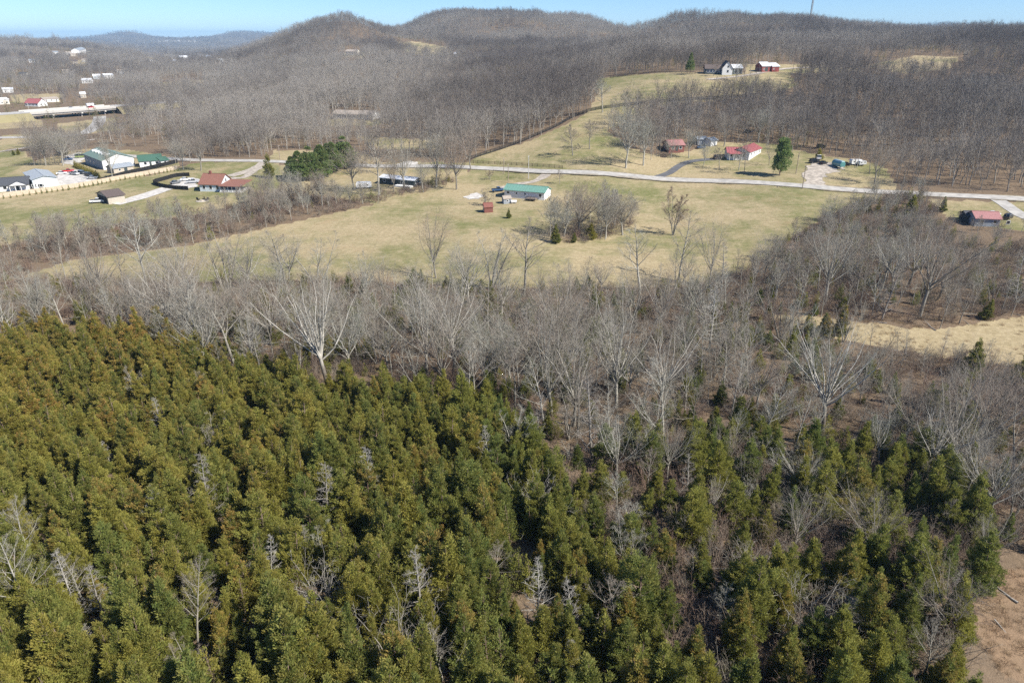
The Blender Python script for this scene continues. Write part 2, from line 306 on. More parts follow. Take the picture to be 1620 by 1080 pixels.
# ------------------------------------------------------------------ bare trees
def unit(v): return v / (np.linalg.norm(v) + 1e-9)
def grow(p, d, L, r0, r1, n, rs, wander, up):
    pts = [p]; d = unit(d); st = L / (n - 1)
    for _ in range(n - 1):
        d = unit(d + rs.normal(size=3)*wander + np.array([0, 0, up])); pts.append(pts[-1] + d*st)
    return np.array(pts), np.linspace(r0, r1, n)
def side_dir(t, ang, az):
    a = np.cross(t, [0.03, 0.02, 1]); a = unit(a) if np.linalg.norm(a) > .05 else np.array([1., 0, 0]); b = np.cross(t, a)
    return unit(t*math.cos(ang) + math.sin(ang)*(math.cos(az)*a + math.sin(az)*b))
def along(line, t):
    P, r = line; x = t*(len(P)-1); i = min(int(x), len(P)-2); f = x - i
    return P[i]*(1-f)+P[i+1]*f, unit(P[i+1]-P[i]), r[i]*(1-f)+r[i+1]*f
def bare_tree(seed, H, form='oak', rich=(9, 8, 6, 3), fat=1.0, lean=.06, low=False, tf=1.0):
    """returns (trunk and limbs, twigs) as arrays"""
    rs = np.random.RandomState(seed); wood, twig = Mesh(), Mesh()
    base = np.array([0, 0, -.5]); ld = np.array([rs.normal()*lean*.6, rs.normal()*lean*.6, 1])
    nl, nb, nt, nf = rich
    trunks = []; limbs = []
    if form == 'oak':
        th = H*rs.uniform(.26, .38); R0 = H*.0135*fat
        t = grow(base, ld, th+.5, R0*1.25, R0*.75, 6, rs, .05, .02); trunks.append(t)
        top = t[0][-1]
        for i in range(nl):
            az = i*2.4 + rs.uniform(-.4, .4); a = R(8 + 44*((i*.618+rs.uniform(0, .2)) % 1)); s = rs.uniform(.70, 1.0)
            p, td, _ = along(t, rs.uniform(.72, 1)) if i > 2 else (top, t[0][-1]-t[0][-2], 0)
            L = (H - th)*s*(1.0 + .25*math.sin(a))
            limbs.append(grow(p, side_dir(np.array([0, 0, 1.]), a, az), L, R0*rs.uniform(.36, .52), R0*.07, 9, rs, .085, .085))
    elif form == 'slim':
        R0 = H*.0105*fat
        t = grow(base, ld, H*.97+.5, R0*1.2, R0*.12, 11, rs, .035, .02); trunks.append(t)
        for i in range(nl):
            f = .34 + .62*(i + rs.uniform(0, 1))/nl; p, td, r = along(t, f)
            L = H*(.30*(1.02-f)/.66 + .05)*rs.uniform(.8, 1.3)
            limbs.append(grow(p, side_dir(td, R(rs.uniform(32, 62)), i*2.4+rs.uniform(-.5, .5)), L, r*.5, r*.12+.008, 7, rs, .09, .07))
    elif form == 'multi':
        R0 = H*.010*fat
        for j in range(3 + seed % 3):
            az = j*2.1 + rs.uniform(-.4, .4); a = R(rs.uniform(4, 24))
            t = grow(base, side_dir(np.array([0, 0, 1.]), a, az), H*rs.uniform(.75, 1.0), R0*rs.uniform(.8, 1.2), R0*.1, 10, rs, .06, .03); trunks.append(t)
            for i in range(max(nl//2, 3)):
                f = .25 + .7*(i + rs.uniform(0, 1))/max(nl//2, 3); p, td, r = along(t, f)
                limbs.append(grow(p, side_dir(td, R(rs.uniform(25, 55)), i*2.4+rs.uniform(-.5, .5)), H*.28*(1.15-f)*rs.uniform(.8, 1.3), r*.5, .01, 7, rs, .1, .06))
    elif form == 'snag':
        R0 = H*.0105*fat
        t = grow(base, ld, H+.5, R0*1.2, R0*.12, 12, rs, .02, .01); trunks.append(t)
        for i in range(nl):
            f = .15 + .83*(i + rs.uniform(0, 1))/nl; p, td, r = along(t, f)
            L = H*.24*(1.08-f)*rs.uniform(.5, 1.3)
            limbs.append(grow(p, side_dir(td, R(rs.uniform(55, 88)), i*2.4+rs.uniform(-.6, .6)), L, r*.35+.01, .008, 5, rs, .10, .06))
    elif form == 'bush':
        R0 = .035*fat
        for j in range(nl):
            az = j*2.4 + rs.uniform(-.5, .5); a = R(rs.uniform(5, 60))
            limbs.append(grow(base*.4 + rs.normal(size=3)*[H*.1, H*.1, 0], side_dir(np.array([0, 0, 1.]), a, az), H*rs.uniform(.6, 1.05), R0, .010, 6, rs, .12, -.01))
    bushy = form == 'bush'
    b2, t3, f4 = [], [], []
    rb = .0085*fat*tf if not low else .03*fat
    for l in limbs:
        Ll = np.linalg.norm(l[0][-1]-l[0][0])
        for i in range(nb):
            f = .18 + .80*(i + rs.uniform(0, 1))/nb; p, td, r = along(l, f)
            b2.append(grow(p, side_dir(td, R(rs.uniform(20, 50)), rs.uniform(0, 6.3)), Ll*.52*(1.2-.75*f)*rs.uniform(.6, 1.25), max(r*.42, rb), rb*.7, 5, rs, .12, .05 if not bushy else 0))
    for l in b2:
        Ll = np.linalg.norm(l[0][-1]-l[0][0])
        for i in range(nt):
            f = .2 + .8*(i + rs.uniform(0, 1))/nt; p, td, r = along(l, f)
            t3.append(grow(p, side_dir(td, R(rs.uniform(25, 60)), rs.uniform(0, 6.3)), max(Ll*.42*(1.2-.7*f)*rs.uniform(.6, 1.3), .25), rb*.75, rb*.5, 4 if not low else 2, rs, .12, .05))
    for l in t3:
        Ll = np.linalg.norm(l[0][-1]-l[0][0])
        for i in range(nf):
            f = .15 + .85*(i + rs.uniform(0, 1))/nf; p, td, r = along(l, f)
            f4.append(grow(p, side_dir(td, R(rs.uniform(20, 60)), rs.uniform(0, 6.3)), max(Ll*.6*rs.uniform(.6, 1.3), .2), rb*.55, rb*.3, 3 if not low else 2, rs, .12, .04))
    by = {}
    for t in trunks: by.setdefault(len(t[0]), []).append(t)
    for n, ls in by.items(): wood.tubes(ls, 7 if not low else 4)
    wood.tubes(limbs, 5 if not low else 3)
    (twig if not low else twig).tubes(b2, 3 if not low else 2)
    twig.tubes(t3, 2); twig.tubes(f4, 2)
    return wood.arrays(), twig.arrays()

# ------------------------------------------------------------------ evergreens
def evergreen(seed, H, Rr, tufts, sprays, kind='cedar', point=.95):
    rs = np.random.RandomState(seed)
    n = tufts
    if kind == 'cedar':
        nb = 150; bt = np.r_[rs.beta(1.0, 1.25, nb-6)*.93 + .03, np.linspace(.93, 1, 6)]; ba = np.arange(nb)*2.39996 + rs.uniform(-.35, .35, nb)
        bprof = (1-bt)**point*np.minimum(1, (bt + .05)/.20)**.55
        blen = Rr*bprof*np.where(rs.uniform(0, 1, nb) < .18, rs.uniform(1.08, 1.34, nb), rs.uniform(.60, 1.08, nb)) + .08
        rise = (.28 + .75*bt)*rs.uniform(.7, 1.3, nb); rise[-6:] = rs.uniform(1.5, 3, 6)
        j = rs.choice(nb, n, p=(blen**1.25)/(blen**1.25).sum()); s = 1 - .72*rs.uniform(0, 1, n)**1.35
        ln = blen[j]*s; w_ = (.10 + .21*blen[j]*(1.05-s)**.6)
        phi = ba[j] + rs.normal(0, 1, n)*w_/(ln + .35); t = bt[j] + (ln*rise[j]*.75 + rs.normal(0, .6, n)*w_)/H
        P = np.stack([np.cos(phi)*ln, np.sin(phi)*ln, bt[j]*H*.97 + ln*rise[j]*.6*s + rs.normal(0, .45, n)*w_], 1)
        P = P + np.stack([np.sin(t*3+seed)*.2, np.cos(t*2.3+seed)*.2, 0*t], 1)
        out = np.stack([np.cos(phi), np.sin(phi), 0*phi], 1); D = out*.75 + np.stack([0*phi, 0*phi, .35 + rise[j]], 1); depth = s; t = np.clip(P[:,2]/H, 0, 1)
        size = (.13 + .17*rs.uniform(0, 1, n)); wid = .15; spread = .40
    elif kind == 'pine':                                  # whorled pine, soft plumes on level branches
        tiers = np.sort(rs.uniform(.06, 1, 24)); tt = rs.randint(0, 24, n); t = np.clip(tiers[tt] + rs.normal(0, .022, n), .03, 1)
        az = rs.uniform(0, 6.3, 24)[tt] + rs.randint(0, 6, n)*1.047 + rs.normal(0, .16, n)
        prof = (1-t)**.75*np.minimum(1, (t+.1)/.3)
        ln = rs.uniform(.8, 1.1, (24*6))[(tt*6 + (az*3).astype(int) % 6)]
        s = rs.uniform(.25, 1, n)**.7; r = Rr*prof*ln*s + .1
        P = np.stack([np.cos(az)*r, np.sin(az)*r, t*H + r*.16], 1); out = np.stack([np.cos(az), np.sin(az), 0*az], 1)
        D = out*.9 + np.array([0, 0, .55]); phi = az; depth = s; size = .36+.22*rs.uniform(0, 1, n); wid = .20; spread = .75
    else:                                                 # tall loose pine: clumps on a tall bare trunk
        nc = 46; ct = np.sort(rs.uniform(.18, .98, nc)); ca = np.arange(nc)*2.4 + rs.uniform(-.5, .5, nc)
        cr = Rr*(1-ct)**.5*np.minimum(1, (ct)/.35)*rs.uniform(.35, 1.05, nc); C = np.stack([np.cos(ca)*cr, np.sin(ca)*cr, ct*H + cr*.2], 1)
        j = rs.randint(0, nc, n); v = rs.normal(size=(n, 3)); v /= np.linalg.norm(v, axis=1, keepdims=True)
        P = C[j] + v*np.array([1.1, 1.1, .75])*rs.uniform(.4, 1, (n, 1))*Rr*.36; t = P[:,2]/H; out = v; D = v + np.array([0, 0, .5])
        phi = ca[j]; depth = rs.uniform(.6, 1, n); size = .36+.2*rs.uniform(0, 1, n); wid = .22; spread = .5
    D /= np.linalg.norm(D, axis=1, keepdims=True)
    k = sprays; P = np.repeat(P, k, 0); D = np.repeat(D, k, 0); S = np.repeat(size, k)*rs.uniform(.7, 1.3, n*k)
    D = D + rs.normal(size=D.shape)*spread; D /= np.linalg.norm(D, axis=1, keepdims=True)
    P = P + rs.normal(size=P.shape)*.10
    A = np.cross(D, rs.normal(size=D.shape)); A /= np.linalg.norm(A, axis=1, keepdims=True) + 1e-9
    w = (S*wid)[:,None]
    V = np.stack([P, P + D*S[:,None]*.55 + A*w, P + D*S[:,None], P + D*S[:,None]*.55 - A*w], 1).reshape(-1, 3)
    F = np.arange(len(V)).reshape(-1, 4)
    tip = np.clip(depth*1.2 - .45, 0, 1)*(.45 + .75*t)
    tv = vnoise(phi*2.7, t*9, seed+8)*.6 + rs.uniform(0, 1, n)*.55 - .08
    if kind == 'cedar': tv = .5*tv + .5*rs.uniform(0, 1, nb)[j]
    tip = np.repeat(tip, k); tv = np.repeat(np.clip(tv, 0, 1), k)
    tr = Mesh(); base = np.array([0, 0, -.5])
    tl = grow(base, np.array([rs.normal()*.02, rs.normal()*.02, 1]), H*.95, H*.016+.03, .02, 9, rs, .01, .01); tr.tubes([tl], 6)
    lm = []
    for i in range(26):
        f = .12 + .8*i/26; p, td, r_ = along(tl, f)
        lm.append(grow(p, side_dir(td, R(58), i*2.4), Rr*(1-f)**.7*.8, r_*.4+.01, .012, 4, rs, .08, .12))
    tr.tubes(lm, 3)
    return tr.arrays(), (V, F, np.repeat(tip, 4), np.repeat(tv, 4))

VAR = {}                                  # variant -> dict(kind parts)
def add_bare(key, arr, wm, tm):
    (V1, F1), (V2, F2) = arr
    VAR[key] = dict(trunk=raw_mesh(key+'_trunk', V1, F1, [M[wm]]), crown=raw_mesh(key+'_crown', V2, F2, [M[tm]]), arr=arr, mats=(wm, tm))
def add_green(key, arr, wm, tm):
    (V1, F1), (V2, F2, tip, tv) = arr
    VAR[key] = dict(trunk=raw_mesh(key+'_trunk', V1, F1, [M[wm]]), crown=raw_mesh(key+'_crown', V2, F2, [M[tm]], attrs=dict(tip=tip, tint=tv)), arr=arr, mats=(wm, tm))
def whole(key):
    """trunk and crown of a variant as one mesh, the source for masses"""
    d = VAR[key]
    if 'src' not in d:
        a, b = d['arr'][0], d['arr'][1]; V = np.concatenate([a[0], b[0]]); F = np.concatenate([a[1], b[1] + len(a[0])])
        mi = np.r_[np.zeros(len(a[1]), int), np.ones(len(b[1]), int)]
        at_ = dict(tip=np.r_[np.zeros(len(a[0])), b[2]], tint=np.r_[np.zeros(len(a[0])), b[3]]) if len(b) == 4 else None
        me = raw_mesh(key, V, F, [M[d['mats'][0]], M[d['mats'][1]]], mi, at_)
        d['src'] = bpy.data.objects.new(key, me)          # mesh source only, not placed in the scene
    return d['src']
for i in range(8): add_green(f'cedar_{i}', evergreen(20+i, 8.6, (2.0, 2.35, 1.85, 2.6, 2.15, 2.45, 1.95, 2.3)[i], 2200, 13, 'cedar', (1.05, .9, 1.1, .82, 1.0, .88, .95, 1.15)[i]), 'cedar_bark', 'cedar_foliage')
for i in range(3): add_green(f'small_cedar_{i}', evergreen(40+i, 5.0, 1.35, 330, 7), 'cedar_bark', 'cedar_foliage')
for i in range(3): add_green(f'pine_{i}', evergreen(50+i, 14.0, 5.2, 1700, 8, 'pine'), 'cedar_bark', 'pine_foliage')
add_green('tall_pine', evergreen(61, 15.0, 4.4, 2200, 9, 'tall'), 'cedar_bark', 'pine_foliage')
for i in range(3): add_green(f'far_cedar_{i}', evergreen(70+i, 9.0, 2.6, 130, 6), 'cedar_bark', 'cedar_foliage')
for i in range(6): add_bare(f'oak_{i}', bare_tree(100+i, 18, 'oak', (13, 9, 7, 3), 1.0), 'grey_bark', 'grey_twig')
for i in range(2): add_bare(f'sycamore_{i}', bare_tree(213+i, 18, 'oak', (18, 8, 6, 3), 1.15), 'white_bark', 'grey_twig')
for i in range(7): add_bare(f'slim_{i}', bare_tree(120+i, 14, 'slim', (20, 7, 6, 2), 1.0), 'grey_bark', 'grey_twig')
for i in range(3): add_bare(f'multi_{i}', bare_tree(130+i, 13, 'multi', (16, 7, 6, 2), 1.0), 'grey_bark', 'grey_twig')
for i in range(4): add_bare(f'mid_oak_{i}', bare_tree(300+i, 18, 'oak', (14, 9, 8, 3), 1.0, tf=2.3), 'grey_bark', 'grey_twig')
for i in range(3): add_bare(f'mid_slim_{i}', bare_tree(310+i, 14, 'slim', (22, 8, 6, 2), 1.1, tf=2.2), 'grey_bark', 'grey_twig')
for i in range(3): add_bare(f'mid_multi_{i}', bare_tree(320+i, 13, 'multi', (18, 8, 6, 2), 1.0, tf=2.2), 'grey_bark', 'brush_twig')
for i in range(4): add_bare(f'snag_{i}', bare_tree(140+i, 9, 'snag', (44, 5, 4, 0), 1.1), 'dead_bark', 'dead_bark')
for i in range(2): add_bare(f'dead_bush_{i}', bare_tree(150+i, 6, 'bush', (26, 5, 4, 2), 1.4), 'dead_bark', 'dead_bark')
for i in range(4): add_bare(f'brush_{i}', bare_tree(160+i, 3.2, 'bush', (14, 5, 4, 2), 1.0), 'brush_twig', 'brush_twig')
for i in range(5): add_bare(f'far_oak_{i}', bare_tree(170+i, 16, 'oak', (9, 7, 8, 0), .85, low=True), 'far_bark', 'far_twig')
for i in range(3): add_bare(f'far_slim_{i}', bare_tree(180+i, 16, 'slim', (16, 6, 6, 0), .95, low=True), 'far_bark', 'far_twig')

def plant(key, name, label, cat, p, s=1.0, rz=None, group=None, br=.5, rn=None, lean=(0, 0), wide=1.0):
    rz = rng.uniform(0, 6.28) if rz is None else rz; rn = rng.uniform() if rn is None else rn
    o = thing(name, label, cat, p, 0, group); o.rotation_euler = (lean[0], lean[1], rz); o.scale = (s*wide, s*wide, s)
    for part in ('trunk', 'crown'):
        c = link(part, VAR[key][part], o); c['br'] = float(br); c['rn'] = float(rn)
    return o
def mass(name, label, pts, keys, vi, sc, br, rn, tilt=.05, cat=None):
    """many plants as one object: points carrying instances of the plant meshes"""
    n = len(pts); me = bpy.data.meshes.new(name); me.vertices.add(n); me.vertices.foreach_set('co', np.asarray(pts, np.float32).ravel())
    rot = np.stack([rng.normal(0, tilt, n), rng.normal(0, tilt, n), rng.uniform(0, 6.28, n)], 1).astype(np.float32)
    a = me.attributes.new('rot', 'FLOAT_VECTOR', 'POINT'); a.data.foreach_set('vector', rot.ravel())
    for k, v in (('sc', sc), ('br', br), ('rn', rn)):
        a = me.attributes.new(k, 'FLOAT', 'POINT'); a.data.foreach_set('value', np.asarray(v, np.float32))
    a = me.attributes.new('vi', 'INT', 'POINT'); a.data.foreach_set('value', np.asarray(vi, np.int32))
    o = link(name, me); tag(o, label, None, None, 'stuff')
    ng = bpy.data.node_groups.new(name, 'GeometryNodeTree')
    ng.interface.new_socket('Geometry', in_out='INPUT', socket_type='NodeSocketGeometry'); ng.interface.new_socket('Geometry', in_out='OUTPUT', socket_type='NodeSocketGeometry')
    nd, lk = ng.nodes.new, ng.links.new
    gi, go = nd('NodeGroupInput'), nd('NodeGroupOutput'); iop = nd('GeometryNodeInstanceOnPoints'); jn = nd('GeometryNodeJoinGeometry')
    for key in reversed(keys):
        oi = nd('GeometryNodeObjectInfo'); oi.inputs['Object'].default_value = whole(key); oi.transform_space = 'ORIGINAL'
        g2 = nd('GeometryNodeGeometryToInstance'); lk(oi.outputs['Geometry'], g2.inputs[0]); lk(g2.outputs[0], jn.inputs[0])
    def na(nm, ty):
        q = nd('GeometryNodeInputNamedAttribute'); q.data_type = ty; q.inputs['Name'].default_value = nm; return q.outputs['Attribute']
    lk(gi.outputs[0], iop.inputs['Points']); lk(jn.outputs[0], iop.inputs['Instance']); iop.inputs['Pick Instance'].default_value = True
    lk(na('vi', 'INT'), iop.inputs['Instance Index']); lk(na('rot', 'FLOAT_VECTOR'), iop.inputs['Rotation']); lk(na('sc', 'FLOAT'), iop.inputs['Scale'])
    lk(iop.outputs[0], go.inputs[0])
    md = o.modifiers.new('planting', 'NODES'); md.node_group = ng
    return o
# ------------------------------------------------------------------ the ground sheet
def make_ground():
    rr = np.r_[np.exp(np.linspace(math.log(7), math.log(14500), 640))]
    th = np.r_[np.arange(-180, -50, 6.5), np.arange(-50, 50.01, .27), np.arange(56, 180, 6.5)]; th = np.deg2rad(th)
    nr, nt = len(rr), len(th)
    RR, TH = np.meshgrid(rr, th, indexing='ij'); X, Y = RR*np.sin(TH), RR*np.cos(TH)
    Z = height(X.ravel(), Y.ravel()).reshape(X.shape)
    idx = np.arange(nr*nt).reshape(nr, nt); a = idx[:-1]; b = idx[1:]
    F = np.stack([a, np.roll(a, -1, 1), np.roll(b, -1, 1), b], -1).reshape(-1, 4)
    V = np.stack([X, Y, Z], -1).reshape(-1, 3)
    c = len(V); V = np.vstack([V, [[0, 0, H1(0, 6)]]])
    F = np.vstack([F, np.stack([np.full(nt//2, c), idx[0][2::2][:nt//2] if False else np.roll(idx[0], -2)[0:nt-1:2][:nt//2], np.roll(idx[0], -1)[0:nt-1:2][:nt//2], idx[0][0:nt-1:2][:nt//2]], -1)])
    px, py, d = project(V[:,0], V[:,1], V[:,2]); ok = (d > 5) & (V[:,1] > 0)
    g = np.zeros(len(V)); gr = np.zeros(len(V)); di = np.zeros(len(V))
    r = np.hypot(V[:,0], V[:,1])
    for poly, gv in [(P_MAIN, .40), (P_PASTURE, .42), (P_YARD, .40), (P_LEFT, .62), (P_UPLEFT, .8), (P_LOT, .3), (P_PINES, .3), (P_CLEAR, -.5), (P_RIGHT, .3)] + [(p, .25) for p in P_HILLFIELD]:
        k = inpoly(px, py, poly) & ok & (r < 2600); g[k] = 1; gr[k] = gv
    k = inpoly(px, py, [(1500,930),(1545,905),(1640,895),(1800,900),(1800,1120),(1590,1075)]) & ok; di[k] = .62
    for p in P_BARE: di[inpoly(px, py, p) & ok] = .45
    k = ok & (r > 280) & (r < 420) & inpoly(px, py, [(1120,200),(1300,235),(1420,262),(1560,300),(1480,200),(1200,180)]); di[k] = .42
    town = np.clip((r - 2300)/500, 0, 1)
    me = raw_mesh('ground', V, F, [M['ground']], attrs=dict(grass=g, green=gr, dirt=di, town=town))
    me.polygons.foreach_set('use_smooth', np.ones(len(me.polygons), bool))
    return tag(link('ground', me), kind='structure')
make_ground()

# ------------------------------------------------------------------ planting
def grid(rmin, rmax, step, jitter=.45, tmax=44):
    """jittered planting positions in a sector ahead of the camera's ground point"""
    xm = rmax*math.sin(R(tmax)); xs = np.arange(-xm, xm, step); ys = np.arange(max(rmin*.6, 4), rmax, step*.92)
    X, Y = np.meshgrid(xs, ys); X = X + (np.arange(len(ys)) % 2)[:,None]*step*.5
    X = (X + rng.uniform(-jitter, jitter, X.shape)*step).ravel(); Y = (Y + rng.uniform(-jitter, jitter, Y.shape)*step).ravel()
    r = np.hypot(X, Y); k = (r > rmin) & (r < rmax) & (np.abs(np.arctan2(X, Y)) < R(tmax)); X, Y = X[k], Y[k]
    Z = height(X, Y); px, py, d = project(X, Y, Z); return X, Y, Z, px, py, d
def keep(a, k): return tuple(x[k] for x in a)
HIDES = []                                              # buildings that trees must leave in view: (x0, x1, y0, y1) in rows and columns
PLACED = []                                             # hand-placed trees: (x, y, clearance)
def clear_of(a, extra=0):
    k = np.ones(len(a[0]), bool)
    for x, y, c in PLACED: k &= np.hypot(a[0]-x, a[1]-y) > c + extra
    return k

_ORD = 'first second third fourth fifth sixth seventh eighth ninth tenth eleventh twelfth thirteenth fourteenth fifteenth sixteenth seventeenth eighteenth nineteenth'.split()
_TENS = {20: ('twentieth', 'twenty'), 30: ('thirtieth', 'thirty'), 40: ('fortieth', 'forty'), 50: ('fiftieth', 'fifty'), 60: ('sixtieth', 'sixty'), 70: ('seventieth', 'seventy')}
def nth(i):
    """0 -> first, 1 -> second ..."""
    n = i + 1
    if n < 20: return _ORD[n-1]
    a, b = _TENS[n // 10 * 10]; return a if n % 10 == 0 else b + ' ' + _ORD[n % 10 - 1]
import re
LANDMARKS = []                                          # (x, y, short phrase) of things one can find
SEEN = {}
def whereabouts(look, x, y):
    """label of a tree among its like: its look and the landmark it stands by; repeats counted outward"""
    _d, lx, ly, ph = min(((lx-x)**2 + (ly-y)**2, lx, ly, ph) for lx, ly, ph in LANDMARKS)
    dx, dy = x-lx, y-ly
    rel = ('right of' if dx > 0 else 'left of') if abs(dx) > abs(dy) else ('behind' if dy > 0 else 'in front of')
    lb = f'{look} {rel} the {ph}'; k = SEEN.get(lb, 0); SEEN[lb] = k + 1
    return lb if k == 0 else f'{nth(k)} {lb}'
# ------------------------------------------------------------------ materials of built things
for nm, c, kw in [('white_siding', (.74,.74,.72), {}), ('blue_white_siding', (.60,.66,.68), {}), ('grey_siding', (.30,.33,.36), {}), ('cream_siding', (.66,.62,.54), {}), ('dark_siding', (.06,.075,.075), {}), ('tan_siding', (.45,.40,.33), {}),
 ('red_siding', (.27,.075,.065), {}), ('maroon_siding', (.22,.09,.07), {}), ('dark_shingle', (.075,.08,.09), {}), ('grey_metal_roof', (.30,.33,.36), dict(rough=.45, spec=.5)), ('green_metal_roof', (.16,.31,.25), dict(rough=.45, spec=.5)), ('dull_green_roof', (.17,.235,.19), dict(rough=.5)),
 ('deep_green_roof', (.06,.13,.095), {}), ('red_metal_roof', (.34,.115,.115), dict(rough=.5, spec=.4)), ('pale_red_roof', (.36,.18,.17), dict(rough=.6)), ('brown_shingle', (.24,.115,.085), {}), ('brown_roof', (.12,.095,.085), {}), ('white_roof', (.72,.74,.76), dict(rough=.5)), ('tan_roof', (.36,.31,.26), {}),
 ('white_trim', (.80,.80,.78), dict(var=.04)), ('dark_trim', (.03,.03,.03), {}), ('concrete', (.50,.48,.44), {}), ('bridge_concrete', (.44,.42,.39), {}), ('asphalt_old', (.42,.40,.365), dict(scale=.4)), ('asphalt_dark', (.12,.12,.125), dict(scale=.4)), ('gravel', (.42,.37,.31), dict(scale=.6, var=.2)), ('pale_gravel', (.55,.52,.475), dict(scale=.6, var=.15)),
 ('pole_wood', (.30,.24,.19), {}), ('weathered_wood', (.52,.43,.32), {}), ('black_board', (.022,.021,.02), {}), ('brown_rail', (.12,.085,.06), {}), ('deck_wood', (.22,.18,.15), {}), ('steel', (.34,.35,.36), dict(rough=.4, spec=.5, metal=.6)),
 ('tyre', (.02,.02,.02), {}), ('rim', (.35,.35,.36), dict(rough=.35, metal=.7)), ('stone', (.45,.40,.33), {}), ('black_plastic', (.015,.015,.017), dict(rough=.5)), ('lamp_glass', (.7,.7,.68), dict(rough=.2))]:
    plain(nm, c, **kw)
def paint(name, c):
    m = plain(name, c, rough=.28, spec=.5, var=.03); m.node_tree.nodes['Principled BSDF'].inputs['Coat Weight'].default_value = .5
for nm, c in [('white_paint', (.78,.78,.77)), ('black_paint', (.015,.015,.018)), ('red_paint', (.50,.03,.03)), ('blue_paint', (.05,.10,.20)), ('grey_paint', (.16,.17,.18)), ('silver_paint', (.45,.46,.47)), ('green_paint', (.20,.26,.08)), ('teal_paint', (.10,.27,.27)), ('pale_teal', (.45,.62,.66))]:
    paint(nm, c)
def glass_mat(name, c):
    m, nt, b = mat(name); b.inputs['Base Color'].default_value = (*c, 1); b.inputs['Roughness'].default_value = .08; b.inputs['Specular IOR Level'].default_value = .6; M[name] = m
glass_mat('dark_glass', (.02,.025,.03)); glass_mat('blue_glass', (.03,.05,.10))

class PM:
    """collects boxes and faces for one mesh"""
    def __init__(s): s.v, s.f = [], []
    def face(s, *p): i = len(s.v); s.v += [tuple(q) for q in p]; s.f.append(tuple(range(i, i+len(p)))); return s
    def box(s, x0, x1, y0, y1, z0, z1):
        i = len(s.v); s.v += [(x0,y0,z0),(x1,y0,z0),(x1,y1,z0),(x0,y1,z0),(x0,y0,z1),(x1,y0,z1),(x1,y1,z1),(x0,y1,z1)]
        s.f += [tuple(i+k for k in q) for q in ((0,3,2,1),(4,5,6,7),(0,1,5,4),(1,2,6,5),(2,3,7,6),(3,0,4,7))]; return s
    def prism(s, prof, a, b, axis='x'):
        """profile of (u, z) swept along x (u = y) or along y (u = x)"""
        n = len(prof); i = len(s.v); P = (lambda t, u, z: (t, u, z)) if axis == 'x' else (lambda t, u, z: (u, t, z))
        s.v += [P(a, u, z) for u, z in prof] + [P(b, u, z) for u, z in prof]
        s.f += [tuple(range(i, i+n)), tuple(range(i+2*n-1, i+n-1, -1))] + [(i+k, i+(k+1) % n, i+n+(k+1) % n, i+n+k) for k in range(n)]; return s
    def bar(s, p, q, w, h=None):
        """a square bar from p to q"""
        p, q = Vector(p), Vector(q); h = h or w; t = (q-p).normalized(); up = Vector((0, 0, 1)) if abs(t.z) < .95 else Vector((1, 0, 0))
        a = t.cross(up).normalized()*w/2; b = t.cross(a).normalized()*h/2; i = len(s.v)
        s.v += [tuple(c + e*a + f*b) for c in (p, q) for e, f in ((-1,-1),(1,-1),(1,1),(-1,1))]
        s.f += [tuple(i+k for k in g) for g in ((0,1,2,3),(7,6,5,4),(0,4,5,1),(1,5,6,2),(2,6,7,3),(3,7,4,0))]; return s
    def cyl(s, p, q, r0, r1=None, k=8):
        p, q = Vector(p), Vector(q); r1 = r0 if r1 is None else r1; t = (q-p).normalized(); up = Vector((0, 0, 1)) if abs(t.z) < .95 else Vector((1, 0, 0))
        a = t.cross(up).normalized(); b = t.cross(a); i = len(s.v); an = [2*math.pi*j/k for j in range(k)]
        s.v += [tuple(p + (a*math.cos(w) + b*math.sin(w))*r0) for w in an] + [tuple(q + (a*math.cos(w) + b*math.sin(w))*r1) for w in an]
        s.f += [(i+j, i+(j+1) % k, i+k+(j+1) % k, i+k+j) for j in range(k)] + [tuple(range(i+k-1, i-1, -1)), tuple(range(i+k, i+2*k))]; return s
    def mesh(s, name, m):
        me = bpy.data.meshes.new(name); me.from_pydata(s.v, [], s.f); me.materials.append(M[m]); me.update()
        import bmesh
        b = bmesh.new(); b.from_mesh(me); bmesh.ops.recalc_face_normals(b, faces=b.faces); b.to_mesh(me); b.free(); return me
    def build(s, name, m, parent=None): return link(name, s.mesh(name, m), parent)

# ------------------------------------------------------------------ roads, drives, yards
def smooth_line(pts, step):
    P = [np.array(p[:2]) for p in pts]; out = []
    for i in range(len(P)-1):
        p0, p1, p2, p3 = P[max(i-1, 0)], P[i], P[i+1], P[min(i+2, len(P)-1)]; n = max(int(np.linalg.norm(p2-p1)/step), 1)
        for j in range(n):
            t = j/n; out.append(.5*((2*p1) + (-p0+p2)*t + (2*p0-5*p1+4*p2-p3)*t*t + (-p0+3*p1-3*p2+p3)*t**3))
    return np.array(out + [P[-1]])
def strip(name, pix, w, m, dz=.12, step=2.5, edge=.0):
    L = smooth_line([at(*p) for p in pix], step); T = np.gradient(L, axis=0); T /= np.linalg.norm(T, axis=1, keepdims=True) + 1e-9; Nn = np.stack([-T[:,1], T[:,0]], 1)
    off = np.linspace(-.5, .5, 5)*w; wob = (vnoise(L[:,0]/6, L[:,1]/6, 3) - .5)*edge
    X = L[:,None,:] + Nn[:,None,:]*(off[None,:] + wob[:,None]*np.sign(off)[None,:])[...,None]
    Z = height(X[...,0].ravel(), X[...,1].ravel()).reshape(X.shape[:2]); Z = np.maximum(Z, Z[:,2:3]-.15) + dz
    V = np.concatenate([X, Z[...,None]], -1).reshape(-1, 3); n = len(L); idx = np.arange(n*5).reshape(n, 5)
    F = np.stack([idx[:-1,:-1], idx[:-1,1:], idx[1:,1:], idx[1:,:-1]], -1).reshape(-1, 4)
    return tag(link(name, raw_mesh(name, V, F, [M[m]])), kind='structure')
